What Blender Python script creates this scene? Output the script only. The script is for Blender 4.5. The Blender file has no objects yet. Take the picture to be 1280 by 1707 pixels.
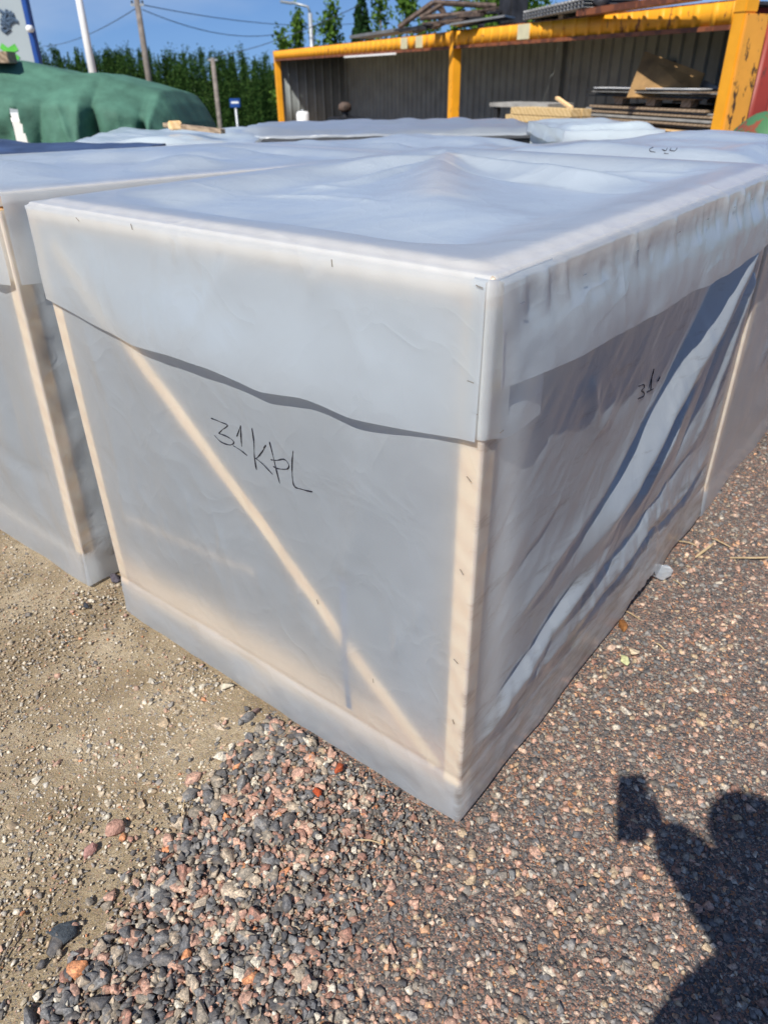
import bpy, bmesh, math, random
import numpy as np
from mathutils import Vector, Matrix
rad = math.radians
random.seed(7)
S = bpy.context.scene
COL = S.collection

# ------------------------------------------------------------------ camera
CAM_H = 1.5
PITCH, ROLL, FPX, CX, CY = rad(31.35), rad(0.72), 1200.0, 640.0, 853.5
fw = Vector((0, math.cos(PITCH), -math.sin(PITCH)))
dn0 = Vector((0, -math.sin(PITCH), -math.cos(PITCH)))
rt0 = Vector((1, 0, 0))
rt = rt0 * math.cos(ROLL) + dn0 * math.sin(ROLL)
dn = dn0 * math.cos(ROLL) - rt0 * math.sin(ROLL)
CPOS = Vector((0, 0, CAM_H))
cam_d = bpy.data.cameras.new('camera')
cam = bpy.data.objects.new('camera', cam_d)
COL.objects.link(cam)
cam.matrix_world = Matrix(((rt.x, -dn.x, -fw.x, 0), (rt.y, -dn.y, -fw.y, 0), (rt.z, -dn.z, -fw.z, CAM_H), (0, 0, 0, 1)))
cam_d.sensor_fit = 'VERTICAL'
cam_d.sensor_height = 36.0
cam_d.lens = 36.0 * FPX / 1707.0
cam_d.clip_start = 0.02
cam_d.clip_end = 3000
cam_d.dof.use_dof = True
cam_d.dof.focus_distance = 1.42
cam_d.dof.aperture_fstop = 25.3 / 5.2
S.camera = cam

def at(x, y, Y):
    d = fw + rt * ((x - CX) / FPX) + dn * ((y - CY) / FPX)
    return CPOS + d * (Y / d.y)

# ------------------------------------------------------------------ light
SUN_EL, SUN_AZ = rad(49.1), rad(27.26)      # azimuth the light travels towards
w = bpy.data.worlds.new('World')
S.world = w
w.use_nodes = True
nt = w.node_tree
bg = nt.nodes['Background']
sky = nt.nodes.new('ShaderNodeTexSky')
sky.sky_type = 'NISHITA'
sky.sun_disc = False
sky.sun_elevation = SUN_EL
sky.sun_rotation = SUN_AZ + math.pi
sky.air_density = 1.0
sky.dust_density = 0.4
sky.ozone_density = 2.0
# clear northern air: the deep blue reaches far down towards the horizon
gco = nt.nodes.new('ShaderNodeTexCoord'); vma = nt.nodes.new('ShaderNodeVectorMath'); vma.operation = 'MULTIPLY_ADD'
vma.inputs[1].default_value = (1, 1, 0.85); vma.inputs[2].default_value = (0, 0, 0.14)
nt.links.new(gco.outputs['Generated'], vma.inputs[0])
vno = nt.nodes.new('ShaderNodeVectorMath'); vno.operation = 'NORMALIZE'
nt.links.new(vma.outputs[0], vno.inputs[0]); nt.links.new(vno.outputs[0], sky.inputs[0])
tint = nt.nodes.new('ShaderNodeMix'); tint.data_type = 'RGBA'; tint.blend_type = 'MULTIPLY'
tint.inputs[0].default_value = 1.0; tint.inputs[7].default_value = (0.66, 0.84, 1.12, 1)
nt.links.new(sky.outputs[0], tint.inputs[6])
cn = nt.nodes.new('ShaderNodeTexNoise'); cn.inputs['Scale'].default_value = 2.3; cn.inputs['Detail'].default_value = 6
cm_ = nt.nodes.new('ShaderNodeMapping'); cm_.inputs['Scale'].default_value = (1, 1, 3.5)
nt.links.new(gco.outputs['Generated'], cm_.inputs[0]); nt.links.new(cm_.outputs[0], cn.inputs[0])
cr = nt.nodes.new('ShaderNodeMapRange'); cr.inputs[1].default_value = 0.46; cr.inputs[2].default_value = 0.8; cr.inputs[3].default_value = 0.0; cr.inputs[4].default_value = 0.55
nt.links.new(cn.outputs[0], cr.inputs[0])
cmx = nt.nodes.new('ShaderNodeMix'); cmx.data_type = 'RGBA'; cmx.inputs[7].default_value = (6.5, 7.2, 8.2, 1)
nt.links.new(cr.outputs[0], cmx.inputs[0]); nt.links.new(tint.outputs[2], cmx.inputs[6])
nt.links.new(cmx.outputs[2], bg.inputs[0])
bg.inputs[1].default_value = 0.085
sun_d = bpy.data.lights.new('sun', 'SUN')
sun_d.energy = 4.9
sun_d.angle = rad(0.53)
sun_d.color = (1.0, 0.955, 0.87)
sun = bpy.data.objects.new('sun', sun_d)
COL.objects.link(sun)
tv = Vector((math.sin(SUN_AZ) * math.cos(SUN_EL), math.cos(SUN_AZ) * math.cos(SUN_EL), -math.sin(SUN_EL)))
sun.rotation_euler = tv.to_track_quat('-Z', 'Y').to_euler()
sun.location = (-4, -8, 10)
S.view_settings.view_transform = 'Standard'
S.view_settings.look = 'None'
S.view_settings.gamma = 1
S.view_settings.exposure = 0.30
S.render.engine = 'CYCLES'
S.cycles.use_denoising = True
S.cycles.max_bounces = 12
S.cycles.diffuse_bounces = 8
S.cycles.transmission_bounces = 6
S.cycles.transparent_max_bounces = 8
S.cycles.caustics_reflective = False
S.cycles.caustics_refractive = False
S.cycles.sample_clamp_indirect = 6

# ------------------------------------------------------------------ object helpers
def tag(o, label=None, cat=None, group=None, kind=None):
    if label: o['label'] = label
    if cat: o['category'] = cat
    if group: o['group'] = group
    if kind: o['kind'] = kind
    return o

def empty(name, loc=(0, 0, 0), rz=0.0, label=None, cat=None, group=None):
    o = bpy.data.objects.new(name, None)
    COL.objects.link(o)
    o.location = loc
    o.rotation_euler = (0, 0, rz)
    o.empty_display_size = 0.1
    return tag(o, label, cat, group)

def link(name, me, mat, parent=None, smooth=False):
    o = bpy.data.objects.new(name, me)
    COL.objects.link(o)
    if mat is not None:
        for m in (mat if isinstance(mat, (list, tuple)) else [mat]):
            me.materials.append(m)
    if smooth:
        me.polygons.foreach_set('use_smooth', [True] * len(me.polygons))
    if parent is not None:
        o.parent = parent
    return o

class MB:
    """collects verts and faces of one mesh"""
    def __init__(self):
        self.v, self.f = [], []
    def add(self, vs, fs):
        b = len(self.v)
        self.v += [tuple(p) for p in vs]
        self.f += [tuple(b + i for i in f) for f in fs]
        return self
    def box(self, c, s, R=None):
        hx, hy, hz = s[0] / 2, s[1] / 2, s[2] / 2
        vs = [Vector((x, y, z)) for x in (-hx, hx) for y in (-hy, hy) for z in (-hz, hz)]
        if R is not None: vs = [R @ p for p in vs]
        vs = [p + Vector(c) for p in vs]
        return self.add(vs, [(0, 1, 3, 2), (4, 6, 7, 5), (0, 4, 5, 1), (2, 3, 7, 6), (0, 2, 6, 4), (1, 5, 7, 3)])
    def bar(self, a, b, w_, t_, up=(0, 0, 1)):
        a, b = Vector(a), Vector(b)
        d = (b - a); L = d.length; d.normalize()
        side = d.cross(Vector(up))
        if side.length < 1e-4: side = d.cross(Vector((1, 0, 0)))
        side.normalize(); u2 = side.cross(d)
        R = Matrix((d, side, u2)).transposed()
        return self.box((a + b) / 2, (L, w_, t_), R)
    def tube(self, pts, r, n=8, cap=True):
        pts = [Vector(p) for p in pts]
        rs = r if isinstance(r, (list, tuple)) else [r] * len(pts)
        vs, fs = [], []
        prev = None
        for i, p in enumerate(pts):
            d = (pts[min(i + 1, len(pts) - 1)] - pts[max(i - 1, 0)]).normalized()
            if prev is None:
                a = d.orthogonal().normalized()
            else:
                a = (prev - d * prev.dot(d)).normalized()
            prev = a
            b = d.cross(a)
            for k in range(n):
                t = 2 * math.pi * k / n
                vs.append(p + (a * math.cos(t) + b * math.sin(t)) * rs[i])
        for i in range(len(pts) - 1):
            for k in range(n):
                k2 = (k + 1) % n
                fs.append((i * n + k, i * n + k2, (i + 1) * n + k2, (i + 1) * n + k))
        if cap:
            fs.append(tuple(reversed(range(n))))
            fs.append(tuple((len(pts) - 1) * n + k for k in range(n)))
        return self.add(vs, fs)
    def build(self, name, mat, parent=None, smooth=False, bevel=0.0):
        me = bpy.data.meshes.new(name)
        me.from_pydata(self.v, [], self.f)
        if bevel > 0:
            bm = bmesh.new(); bm.from_mesh(me)
            bmesh.ops.bevel(bm, geom=list(bm.edges), offset=bevel, segments=2, affect='EDGES', clamp_overlap=True)
            bm.to_mesh(me); bm.free()
        me.update()
        return link(name, me, mat, parent, smooth)

def grid_mesh(name, P, keep=None, mat=None, parent=None, smooth=True):
    """P: (n, m, 3) array; keep: (n-1, m-1) bool"""
    n, m = P.shape[:2]
    idx = np.arange(n * m).reshape(n, m)
    q = np.stack([idx[:-1, :-1], idx[1:, :-1], idx[1:, 1:], idx[:-1, 1:]], -1)
    q = q[keep] if keep is not None else q.reshape(-1, 4)
    used = np.unique(q)
    remap = np.full(n * m, -1); remap[used] = np.arange(len(used))
    me = bpy.data.meshes.new(name)
    V = P.reshape(-1, 3)[used]; F = remap[q]
    me.vertices.add(len(V)); me.vertices.foreach_set('co', V.astype(np.float32).ravel())
    me.loops.add(F.size); me.loops.foreach_set('vertex_index', F.ravel().astype(np.int32))
    me.polygons.add(len(F)); me.polygons.foreach_set('loop_start', np.arange(0, F.size, 4, dtype=np.int32))
    me.update(calc_edges=True); me.validate()
    return link(name, me, mat, parent, smooth)

def raw_mesh(name, V, F, mat, parent=None, smooth=False):
    k = F.shape[1]
    me = bpy.data.meshes.new(name)
    me.vertices.add(len(V)); me.vertices.foreach_set('co', V.astype(np.float32).ravel())
    me.loops.add(F.size); me.loops.foreach_set('vertex_index', F.ravel().astype(np.int32))
    me.polygons.add(len(F)); me.polygons.foreach_set('loop_start', np.arange(0, F.size, k, dtype=np.int32))
    me.update(calc_edges=True)
    return link(name, me, mat, parent, smooth)

# ------------------------------------------------------------------ noise
def _hash(ix, iy, seed):
    n = (ix * 374761393 + iy * 668265263 + seed * 974711) & 0x7fffffff
    n = ((n ^ (n >> 13)) * 1274126177) & 0x7fffffff
    return ((n ^ (n >> 16)) & 0xffff) / 65535.0
def vnoise(x, y, seed=0):
    x = np.asarray(x, float); y = np.asarray(y, float)
    ix = np.floor(x).astype(np.int64); iy = np.floor(y).astype(np.int64)
    fx = x - ix; fy = y - iy
    fx = fx * fx * fx * (fx * (fx * 6 - 15) + 10); fy = fy * fy * fy * (fy * (fy * 6 - 15) + 10)
    a = _hash(ix, iy, seed); b = _hash(ix + 1, iy, seed); c = _hash(ix, iy + 1, seed); d = _hash(ix + 1, iy + 1, seed)
    return (a * (1 - fx) + b * fx) * (1 - fy) + (c * (1 - fx) + d * fx) * fy * 1.0 - 0.5
def fbm(x, y, seed=0, o=4):
    s = 0; a = 1.0
    for i in range(o):
        s = s + a * vnoise(x * 2 ** i + 17.3 * i, y * 2 ** i + 9.1 * i, seed + i); a *= 0.5
    return s
def sstep(a, b, x):
    t = np.clip((x - a) / (b - a), 0, 1); return t * t * (3 - 2 * t)

def fold(X, Z, pts, width, amp, skew=0.0, taper=(0.15, 0.15), w2=None):
    """signed crease along a polyline: gaussian profile across it, amplitude fading to both ends"""
    pts = np.array(pts, float)
    seg = pts[1:] - pts[:-1]; L = np.hypot(seg[:, 0], seg[:, 1]); cum = np.concatenate([[0], np.cumsum(L)])
    best = np.full(X.shape, 1e9); sd = np.zeros(X.shape); tt = np.zeros(X.shape)
    for i in range(len(seg)):
        dx, dz = X - pts[i, 0], Z - pts[i, 1]
        t = np.clip((dx * seg[i, 0] + dz * seg[i, 1]) / (L[i] ** 2), 0, 1)
        ex, ez = dx - t * seg[i, 0], dz - t * seg[i, 1]
        d = np.hypot(ex, ez)
        sgn = np.sign(seg[i, 0] * dz - seg[i, 1] * dx)
        m = d < best
        best = np.where(m, d, best); sd = np.where(m, sgn * d, sd); tt = np.where(m, (cum[i] + t * L[i]) / cum[-1], tt)
    wd = width if w2 is None else width + (w2 - width) * tt
    wd = wd * np.where(sd > 0, 1 + skew, 1 - skew)
    env = np.ones_like(tt)
    if taper[0] > 0: env = env * sstep(0, taper[0], tt)
    if taper[1] > 0: env = env * sstep(0, taper[1], 1 - tt)
    return amp * env * np.exp(-(best / wd) ** 1.35)

# ------------------------------------------------------------------ materials
class NT:
    def __init__(self, name):
        self.m = bpy.data.materials.new(name); self.m.use_nodes = True
        self.t = self.m.node_tree
        for n in list(self.t.nodes): self.t.nodes.remove(n)
        self.out = self.n('ShaderNodeOutputMaterial')
    def n(self, typ, **kw):
        nd = self.t.nodes.new(typ)
        for k, v in kw.items():
            if k == 'ins':
                for kk, vv in v.items(): nd.inputs[kk].default_value = vv
            else: setattr(nd, k, v)
        return nd
    def l(self, a, b): self.t.links.new(a, b)
    def ramp(self, fac, stops, interp='LINEAR'):
        r = self.n('ShaderNodeValToRGB'); r.color_ramp.interpolation = interp
        e = r.color_ramp.elements
        while len(e) < len(stops): e.new(0.5)
        for i, (p, c) in enumerate(stops):
            e[i].position = p; e[i].color = (*c, 1) if len(c) == 3 else c
        self.l(fac, r.inputs[0]); return r
    def noise(self, vec, scale, detail=4, rough=0.55):
        nd = self.n('ShaderNodeTexNoise', ins={'Scale': scale, 'Detail': detail, 'Roughness': rough})
        if vec is not None: self.l(vec, nd.inputs['Vector'])
        return nd
    def mix(self, fac, a, b, blend='MIX'):
        m = self.n('ShaderNodeMix', data_type='RGBA', blend_type=blend)
        for s, i in ((fac, 0), (a, 6), (b, 7)):
            if hasattr(s, 'links'): self.l(s, m.inputs[i])
            else: m.inputs[i].default_value = s if i == 0 else ((*s, 1) if len(s) == 3 else s)
        return m.outputs[2]
    def math(self, op, a, b=None, c=None):
        m = self.n('ShaderNodeMath', operation=op)
        for i, s in enumerate((a, b, c)):
            if s is None: continue
            if hasattr(s, 'links'): self.l(s, m.inputs[i])
            else: m.inputs[i].default_value = s
        return m.outputs[0]
    def bump(self, h, strength, dist, prev=None):
        b = self.n('ShaderNodeBump', ins={'Strength': strength, 'Distance': dist})
        self.l(h, b.inputs['Height'])
        if prev is not None: self.l(prev, b.inputs['Normal'])
        return b.outputs[0]
    def bsdf(self, color, rough=0.6, spec=0.5, metal=0.0, normal=None):
        p = self.n('ShaderNodeBsdfPrincipled', ins={'Roughness': 0.5, 'Specular IOR Level': spec, 'Metallic': metal})
        if hasattr(color, 'links'): self.l(color, p.inputs['Base Color'])
        else: p.inputs['Base Color'].default_value = (*color, 1)
        if hasattr(rough, 'links'): self.l(rough, p.inputs['Roughness'])
        else: p.inputs['Roughness'].default_value = rough
        if normal is not None: self.l(normal, p.inputs['Normal'])
        self.l(p.outputs[0], self.out.inputs[0])
        return p

def simple(name, color, rough=0.6, spec=0.4, metal=0.0, var=0.25, scale=6.0, bump=0.0, bscale=60.0):
    k = NT(name)
    tc = k.n('ShaderNodeTexCoord')
    nz = k.noise(tc.outputs['Object'], scale, 6)
    lo = tuple(c * (1 - var) for c in color); hi = tuple(min(1, c * (1 + var)) for c in color)
    r = k.ramp(nz.outputs[0], [(0.3, lo), (0.7, hi)])
    nrm = None
    if bump > 0:
        b = k.noise(tc.outputs['Object'], bscale, 5)
        nrm = k.bump(b.outputs[0], bump, 0.01)
    k.bsdf(r.outputs[0], rough, spec, metal, nrm)
    return k.m

def wood_mat(name, c1, c2, rough=0.7):
    k = NT(name)
    tc = k.n('ShaderNodeTexCoord')
    mp = k.n('ShaderNodeMapping'); mp.inputs['Scale'].default_value = (3, 3, 3)
    k.l(tc.outputs['Object'], mp.inputs['Vector'])
    w1 = k.n('ShaderNodeTexWave', bands_direction='DIAGONAL', ins={'Scale': 3.0, 'Distortion': 6.0, 'Detail': 3.0})
    k.l(mp.outputs[0], w1.inputs['Vector'])
    nz = k.noise(tc.outputs['Object'], 40, 4)
    f = k.math('MULTIPLY_ADD', nz.outputs[0], 0.5, k.math('MULTIPLY', w1.outputs[0], 0.5))
    r = k.ramp(f, [(0.2, c1), (0.8, c2)])
    k.bsdf(r.outputs[0], rough, 0.3, 0, k.bump(f, 0.2, 0.004))
    return k.m

def sheet_mat(name, dif=(0.74, 0.81, 0.88), tra=(0.87, 0.90, 0.91), ft=0.71, rough=0.30, dirt=0.0):
    """thin translucent building film: diffuse + translucent body under a satin gloss"""
    k = NT(name)
    tc = k.n('ShaderNodeTexCoord')
    nz = k.noise(tc.outputs['Object'], 5.0, 5, 0.6)
    dcol = k.ramp(nz.outputs[0], [(0.25, tuple(c * 0.93 for c in dif)), (0.75, dif)]).outputs[0]
    nf = k.noise(tc.outputs['Object'], 90.0, 3, 0.6)
    nm = k.noise(tc.outputs['Object'], 14.0, 4, 0.6)
    if dirt > 0:
        # brownish scuffs and dried dust, strongest where the film touches the ground
        sep = k.n('ShaderNodeSeparateXYZ'); k.l(tc.outputs['Object'], sep.inputs[0])
        low = k.n('ShaderNodeMapRange', ins={'From Min': 0.0, 'From Max': 0.5, 'To Min': 0.55, 'To Max': 0.36})
        k.l(sep.outputs[2], low.inputs[0])
        sidem = k.n('ShaderNodeMapRange', ins={'From Min': -0.014, 'From Max': -0.003, 'To Min': 0.08, 'To Max': 1.0})
        k.l(sep.outputs[0], sidem.inputs[0])
        mp = k.n('ShaderNodeMapping'); mp.inputs['Rotation'].default_value = (rad(38), 0, 0)
        mp.inputs['Scale'].default_value = (3, 3, 14)
        k.l(tc.outputs['Object'], mp.inputs['Vector'])
        dn1 = k.noise(mp.outputs[0], 1.6, 7, 0.72)
        df = k.math('MULTIPLY', k.math('SUBTRACT', k.math('ADD', dn1.outputs[0], low.outputs[0]), 0.93), 3.0 * dirt)
        df = k.math('MULTIPLY', df, sidem.outputs[0])
        dfc = k.n('ShaderNodeClamp'); k.l(df, dfc.inputs[0]); dfc.inputs['Max'].default_value = 0.85
        dcol = k.mix(dfc.outputs[0], dcol, (0.20, 0.155, 0.115))
        tcol = k.mix(dfc.outputs[0], tra, (0.35, 0.28, 0.22))
    else:
        tcol = None
    hsum = k.math('MULTIPLY_ADD', nf.outputs[0], 0.25, nm.outputs[0])
    # fine creases: thin ridges of folded noise at three sizes
    def crease(sc, stretch, rot, dist):
        mp_ = k.n('ShaderNodeMapping'); mp_.inputs['Scale'].default_value = stretch; mp_.inputs['Rotation'].default_value = rot
        k.l(tc.outputs['Object'], mp_.inputs['Vector'])
        a_ = k.n('ShaderNodeTexNoise', ins={'Scale': sc, 'Detail': 2.5, 'Roughness': 0.5, 'Distortion': dist}); k.l(mp_.outputs[0], a_.inputs['Vector'])
        b_ = k.math('ABSOLUTE', k.math('SUBTRACT', a_.outputs[0], 0.5))
        return k.math('POWER', k.math('SUBTRACT', 1.0, k.math('MINIMUM', k.math('MULTIPLY', b_, 3.2), 1.0)), 3.0)
    c1_ = crease(2.6, (1, 1, 0.7), (0.4, 0.2, 0.3), 0.6)
    c2_ = crease(6.5, (1, 0.6, 1), (0.1, 0.5, 0.8), 0.8)
    c3_ = crease(17.0, (1, 1, 0.5), (0.6, 0.1, 0.2), 0.5)
    msk = k.ramp(k.noise(tc.outputs['Object'], 2.2, 3).outputs[0], [(0.38, (0.15, 0.15, 0.15)), (0.62, (1, 1, 1))]).outputs[0]
    cs = k.math('ADD', k.math('MULTIPLY', c1_, 1.0), k.math('ADD', k.math('MULTIPLY', c2_, 0.42), k.math('MULTIPLY', k.math('MULTIPLY', c3_, 0.16), msk)))
    nrm = k.bump(cs, 0.42, 0.0055)
    nrm = k.bump(hsum, 0.14, 0.004, nrm)
    d = k.n('ShaderNodeBsdfDiffuse'); k.l(dcol, d.inputs[0]); k.l(nrm, d.inputs['Normal'])
    t = k.n('ShaderNodeBsdfTranslucent', ins={'Color': (*tra, 1)}); k.l(nrm, t.inputs['Normal'])
    if tcol is not None: k.l(tcol, t.inputs[0])
    g = k.n('ShaderNodeBsdfGlossy', ins={'Color': (1, 1, 1, 1), 'Roughness': rough}); k.l(nrm, g.inputs['Normal'])
    m1 = k.n('ShaderNodeMixShader', ins={0: ft}); k.l(d.outputs[0], m1.inputs[1]); k.l(t.outputs[0], m1.inputs[2])
    # thin film: the same reflection from front and back
    m2 = k.n('ShaderNodeMixShader')
    lw = k.n('ShaderNodeLayerWeight', ins={'Blend': 0.5}); k.l(nrm, lw.inputs['Normal'])
    fac = k.n('ShaderNodeMapRange', ins={'From Min': 0.0, 'From Max': 1.0, 'To Min': 0.04, 'To Max': 0.85})
    k.l(k.math('POWER', lw.outputs['Facing'], 3.3), fac.inputs[0])
    k.l(fac.outputs[0], m2.inputs[0]); k.l(m1.outputs[0], m2.inputs[1]); k.l(g.outputs[0], m2.inputs[2])
    k.l(m2.outputs[0], k.out.inputs[0])
    return k.m

M = {}
M['sheet'] = sheet_mat('film', dirt=0.0)
M['sheet_side'] = sheet_mat('film_dusty', dirt=1.0)
M['pine'] = wood_mat('pine', (0.86, 0.54, 0.25), (0.96, 0.68, 0.37))
M['pine_pale'] = wood_mat('pine_pale', (0.74, 0.60, 0.46), (0.86, 0.72, 0.58))
M['oldwood'] = wood_mat('old_wood', (0.20, 0.14, 0.09), (0.42, 0.31, 0.21))
M['freshwood'] = wood_mat('fresh_wood', (0.50, 0.34, 0.15), (0.68, 0.50, 0.26))
M['ply'] = simple('plywood_brown', (0.27, 0.155, 0.055), 0.7, var=0.45, scale=3.5)
M['greyboard'] = simple('grey_board', (0.30, 0.29, 0.27), 0.8, var=0.3)
M['cargo'] = simple('stacked_panels', (0.05, 0.062, 0.075), 0.8, var=0.5, scale=5)
M['strap'] = simple('blue_strap', (0.012, 0.03, 0.09), 0.5)
M['ink'] = simple('marker_ink', (0.012, 0.012, 0.02), 0.5, var=0.1)
M['staple'] = simple('staple_steel', (0.42, 0.40, 0.38), 0.3, metal=0.8, var=0.2)
M['black'] = simple('black_plastic', (0.012, 0.013, 0.016), 0.6)
M['darkblue'] = simple('dark_blue_tarp', (0.035, 0.06, 0.13), 0.5, var=0.3)
M['whiteedge'] = simple('white_film_fold', (0.70, 0.75, 0.72), 0.5, var=0.1)
M['green'] = simple('green_tarp', (0.065, 0.155, 0.11), 0.75, spec=0.25, var=0.3, scale=4, bump=0.5, bscale=18)
M['bark'] = simple('bark', (0.16, 0.13, 0.10), 0.9, var=0.4, scale=10)
M['polewood'] = simple('pole_wood', (0.20, 0.17, 0.15), 0.9, var=0.3)
M['white'] = simple('white_paint', (0.80, 0.80, 0.79), 0.45, var=0.05)
M['galv'] = simple('galvanised', (0.38, 0.40, 0.42), 0.45, metal=0.5, var=0.2)
M['panel'] = simple('sign_panel', (0.33, 0.38, 0.40), 0.5, var=0.06, scale=1)
M['blue'] = simple('blue_paint', (0.012, 0.06, 0.26), 0.45, var=0.1)
M['emblem'] = simple('emblem_blue_grey', (0.06, 0.10, 0.16), 0.6)
M['signgreen'] = simple('sign_green', (0.08, 0.40, 0.05), 0.6)
M['wire'] = simple('wire', (0.05, 0.055, 0.07), 0.6)
M['rustmetal'] = simple('rusty_scrap', (0.10, 0.07, 0.055), 0.7, metal=0.3, var=0.7, scale=9)
M['darkmetal'] = simple('dark_scrap', (0.045, 0.045, 0.05), 0.55, metal=0.4, var=0.5, scale=5)
M['greysheet'] = simple('grey_metal_sheet', (0.22, 0.22, 0.22), 0.45, metal=0.5, var=0.25)
M['inner'] = simple('container_lining', (0.24, 0.265, 0.265), 0.7, var=0.18, scale=2.5)
M['cream'] = simple('cream_patch', (0.58, 0.54, 0.36), 0.6, var=0.1)
M['skin'] = simple('skin', (0.55, 0.34, 0.25), 0.5, var=0.08)
M['hair'] = simple('hair', (0.05, 0.035, 0.025), 0.7)
M['shirt'] = simple('shirt_cloth', (0.10, 0.13, 0.20), 0.85)
M['trousers'] = simple('trousers_cloth', (0.04, 0.045, 0.06), 0.85)

def chipped(name, base, under, amount=0.56, scale=5.0, rough=0.5, streak=True):
    k = NT(name)
    tc = k.n('ShaderNodeTexCoord')
    mp = k.n('ShaderNodeMapping'); mp.inputs['Scale'].default_value = (1, 1, 0.45 if streak else 1)
    k.l(tc.outputs['Object'], mp.inputs['Vector'])
    a = k.noise(mp.outputs[0], scale, 9, 0.68)
    mk = k.ramp(a.outputs[0], [(amount, (0, 0, 0)), (amount + 0.02, (1, 1, 1))])
    b = k.noise(tc.outputs['Object'], 2.5, 4)
    bc = k.ramp(b.outputs[0], [(0.3, tuple(c * 0.8 for c in base)), (0.7, base)])
    c = k.mix(mk.outputs[0], bc.outputs[0], under)
    k.bsdf(c, rough, 0.4, 0, k.bump(mk.outputs[0], 0.3, -0.004))
    return k.m
M['yellow'] = chipped('yellow_paint', (0.86, 0.38, 0.02), (0.20, 0.07, 0.025), 0.61)
M['yellow_worn'] = chipped('worn_yellow_paint', (0.80, 0.36, 0.05), (0.06, 0.035, 0.02), 0.56, 7)
M['rustbeam'] = chipped('rust_strip', (0.26, 0.085, 0.035), (0.12, 0.04, 0.02), 0.5, 8)
M['red'] = chipped('red_paint', (0.27, 0.035, 0.022), (0.12, 0.03, 0.02), 0.60, 5)
M['greenrust'] = chipped('green_rusty_paint', (0.06, 0.17, 0.07), (0.22, 0.06, 0.03), 0.52, 6, streak=False)

# ------------------------------------------------------------------ layout numbers (metres)
A = Vector((0.1617, 1.0543, 0.0))                      # nearest bottom corner of the main crate
PHI = rad(-38.50)                                      # crate X axis (towards the right), Y runs back
W, H = 1.28, 1.245
def uvw(u, v):                                         # u to the left along the front, v to the back
    X = Vector((math.cos(PHI), math.sin(PHI), 0)); Y = Vector((-math.sin(PHI), math.cos(PHI), 0))
    return A - X * u + Y * v

def ground_z(x, y):
    d = np.hypot(x, y - 1.0)
    z = -0.47 * sstep(2.4, 9.5, d) - 5.6 * sstep(27.0, 50.0, d) 
    return z

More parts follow.
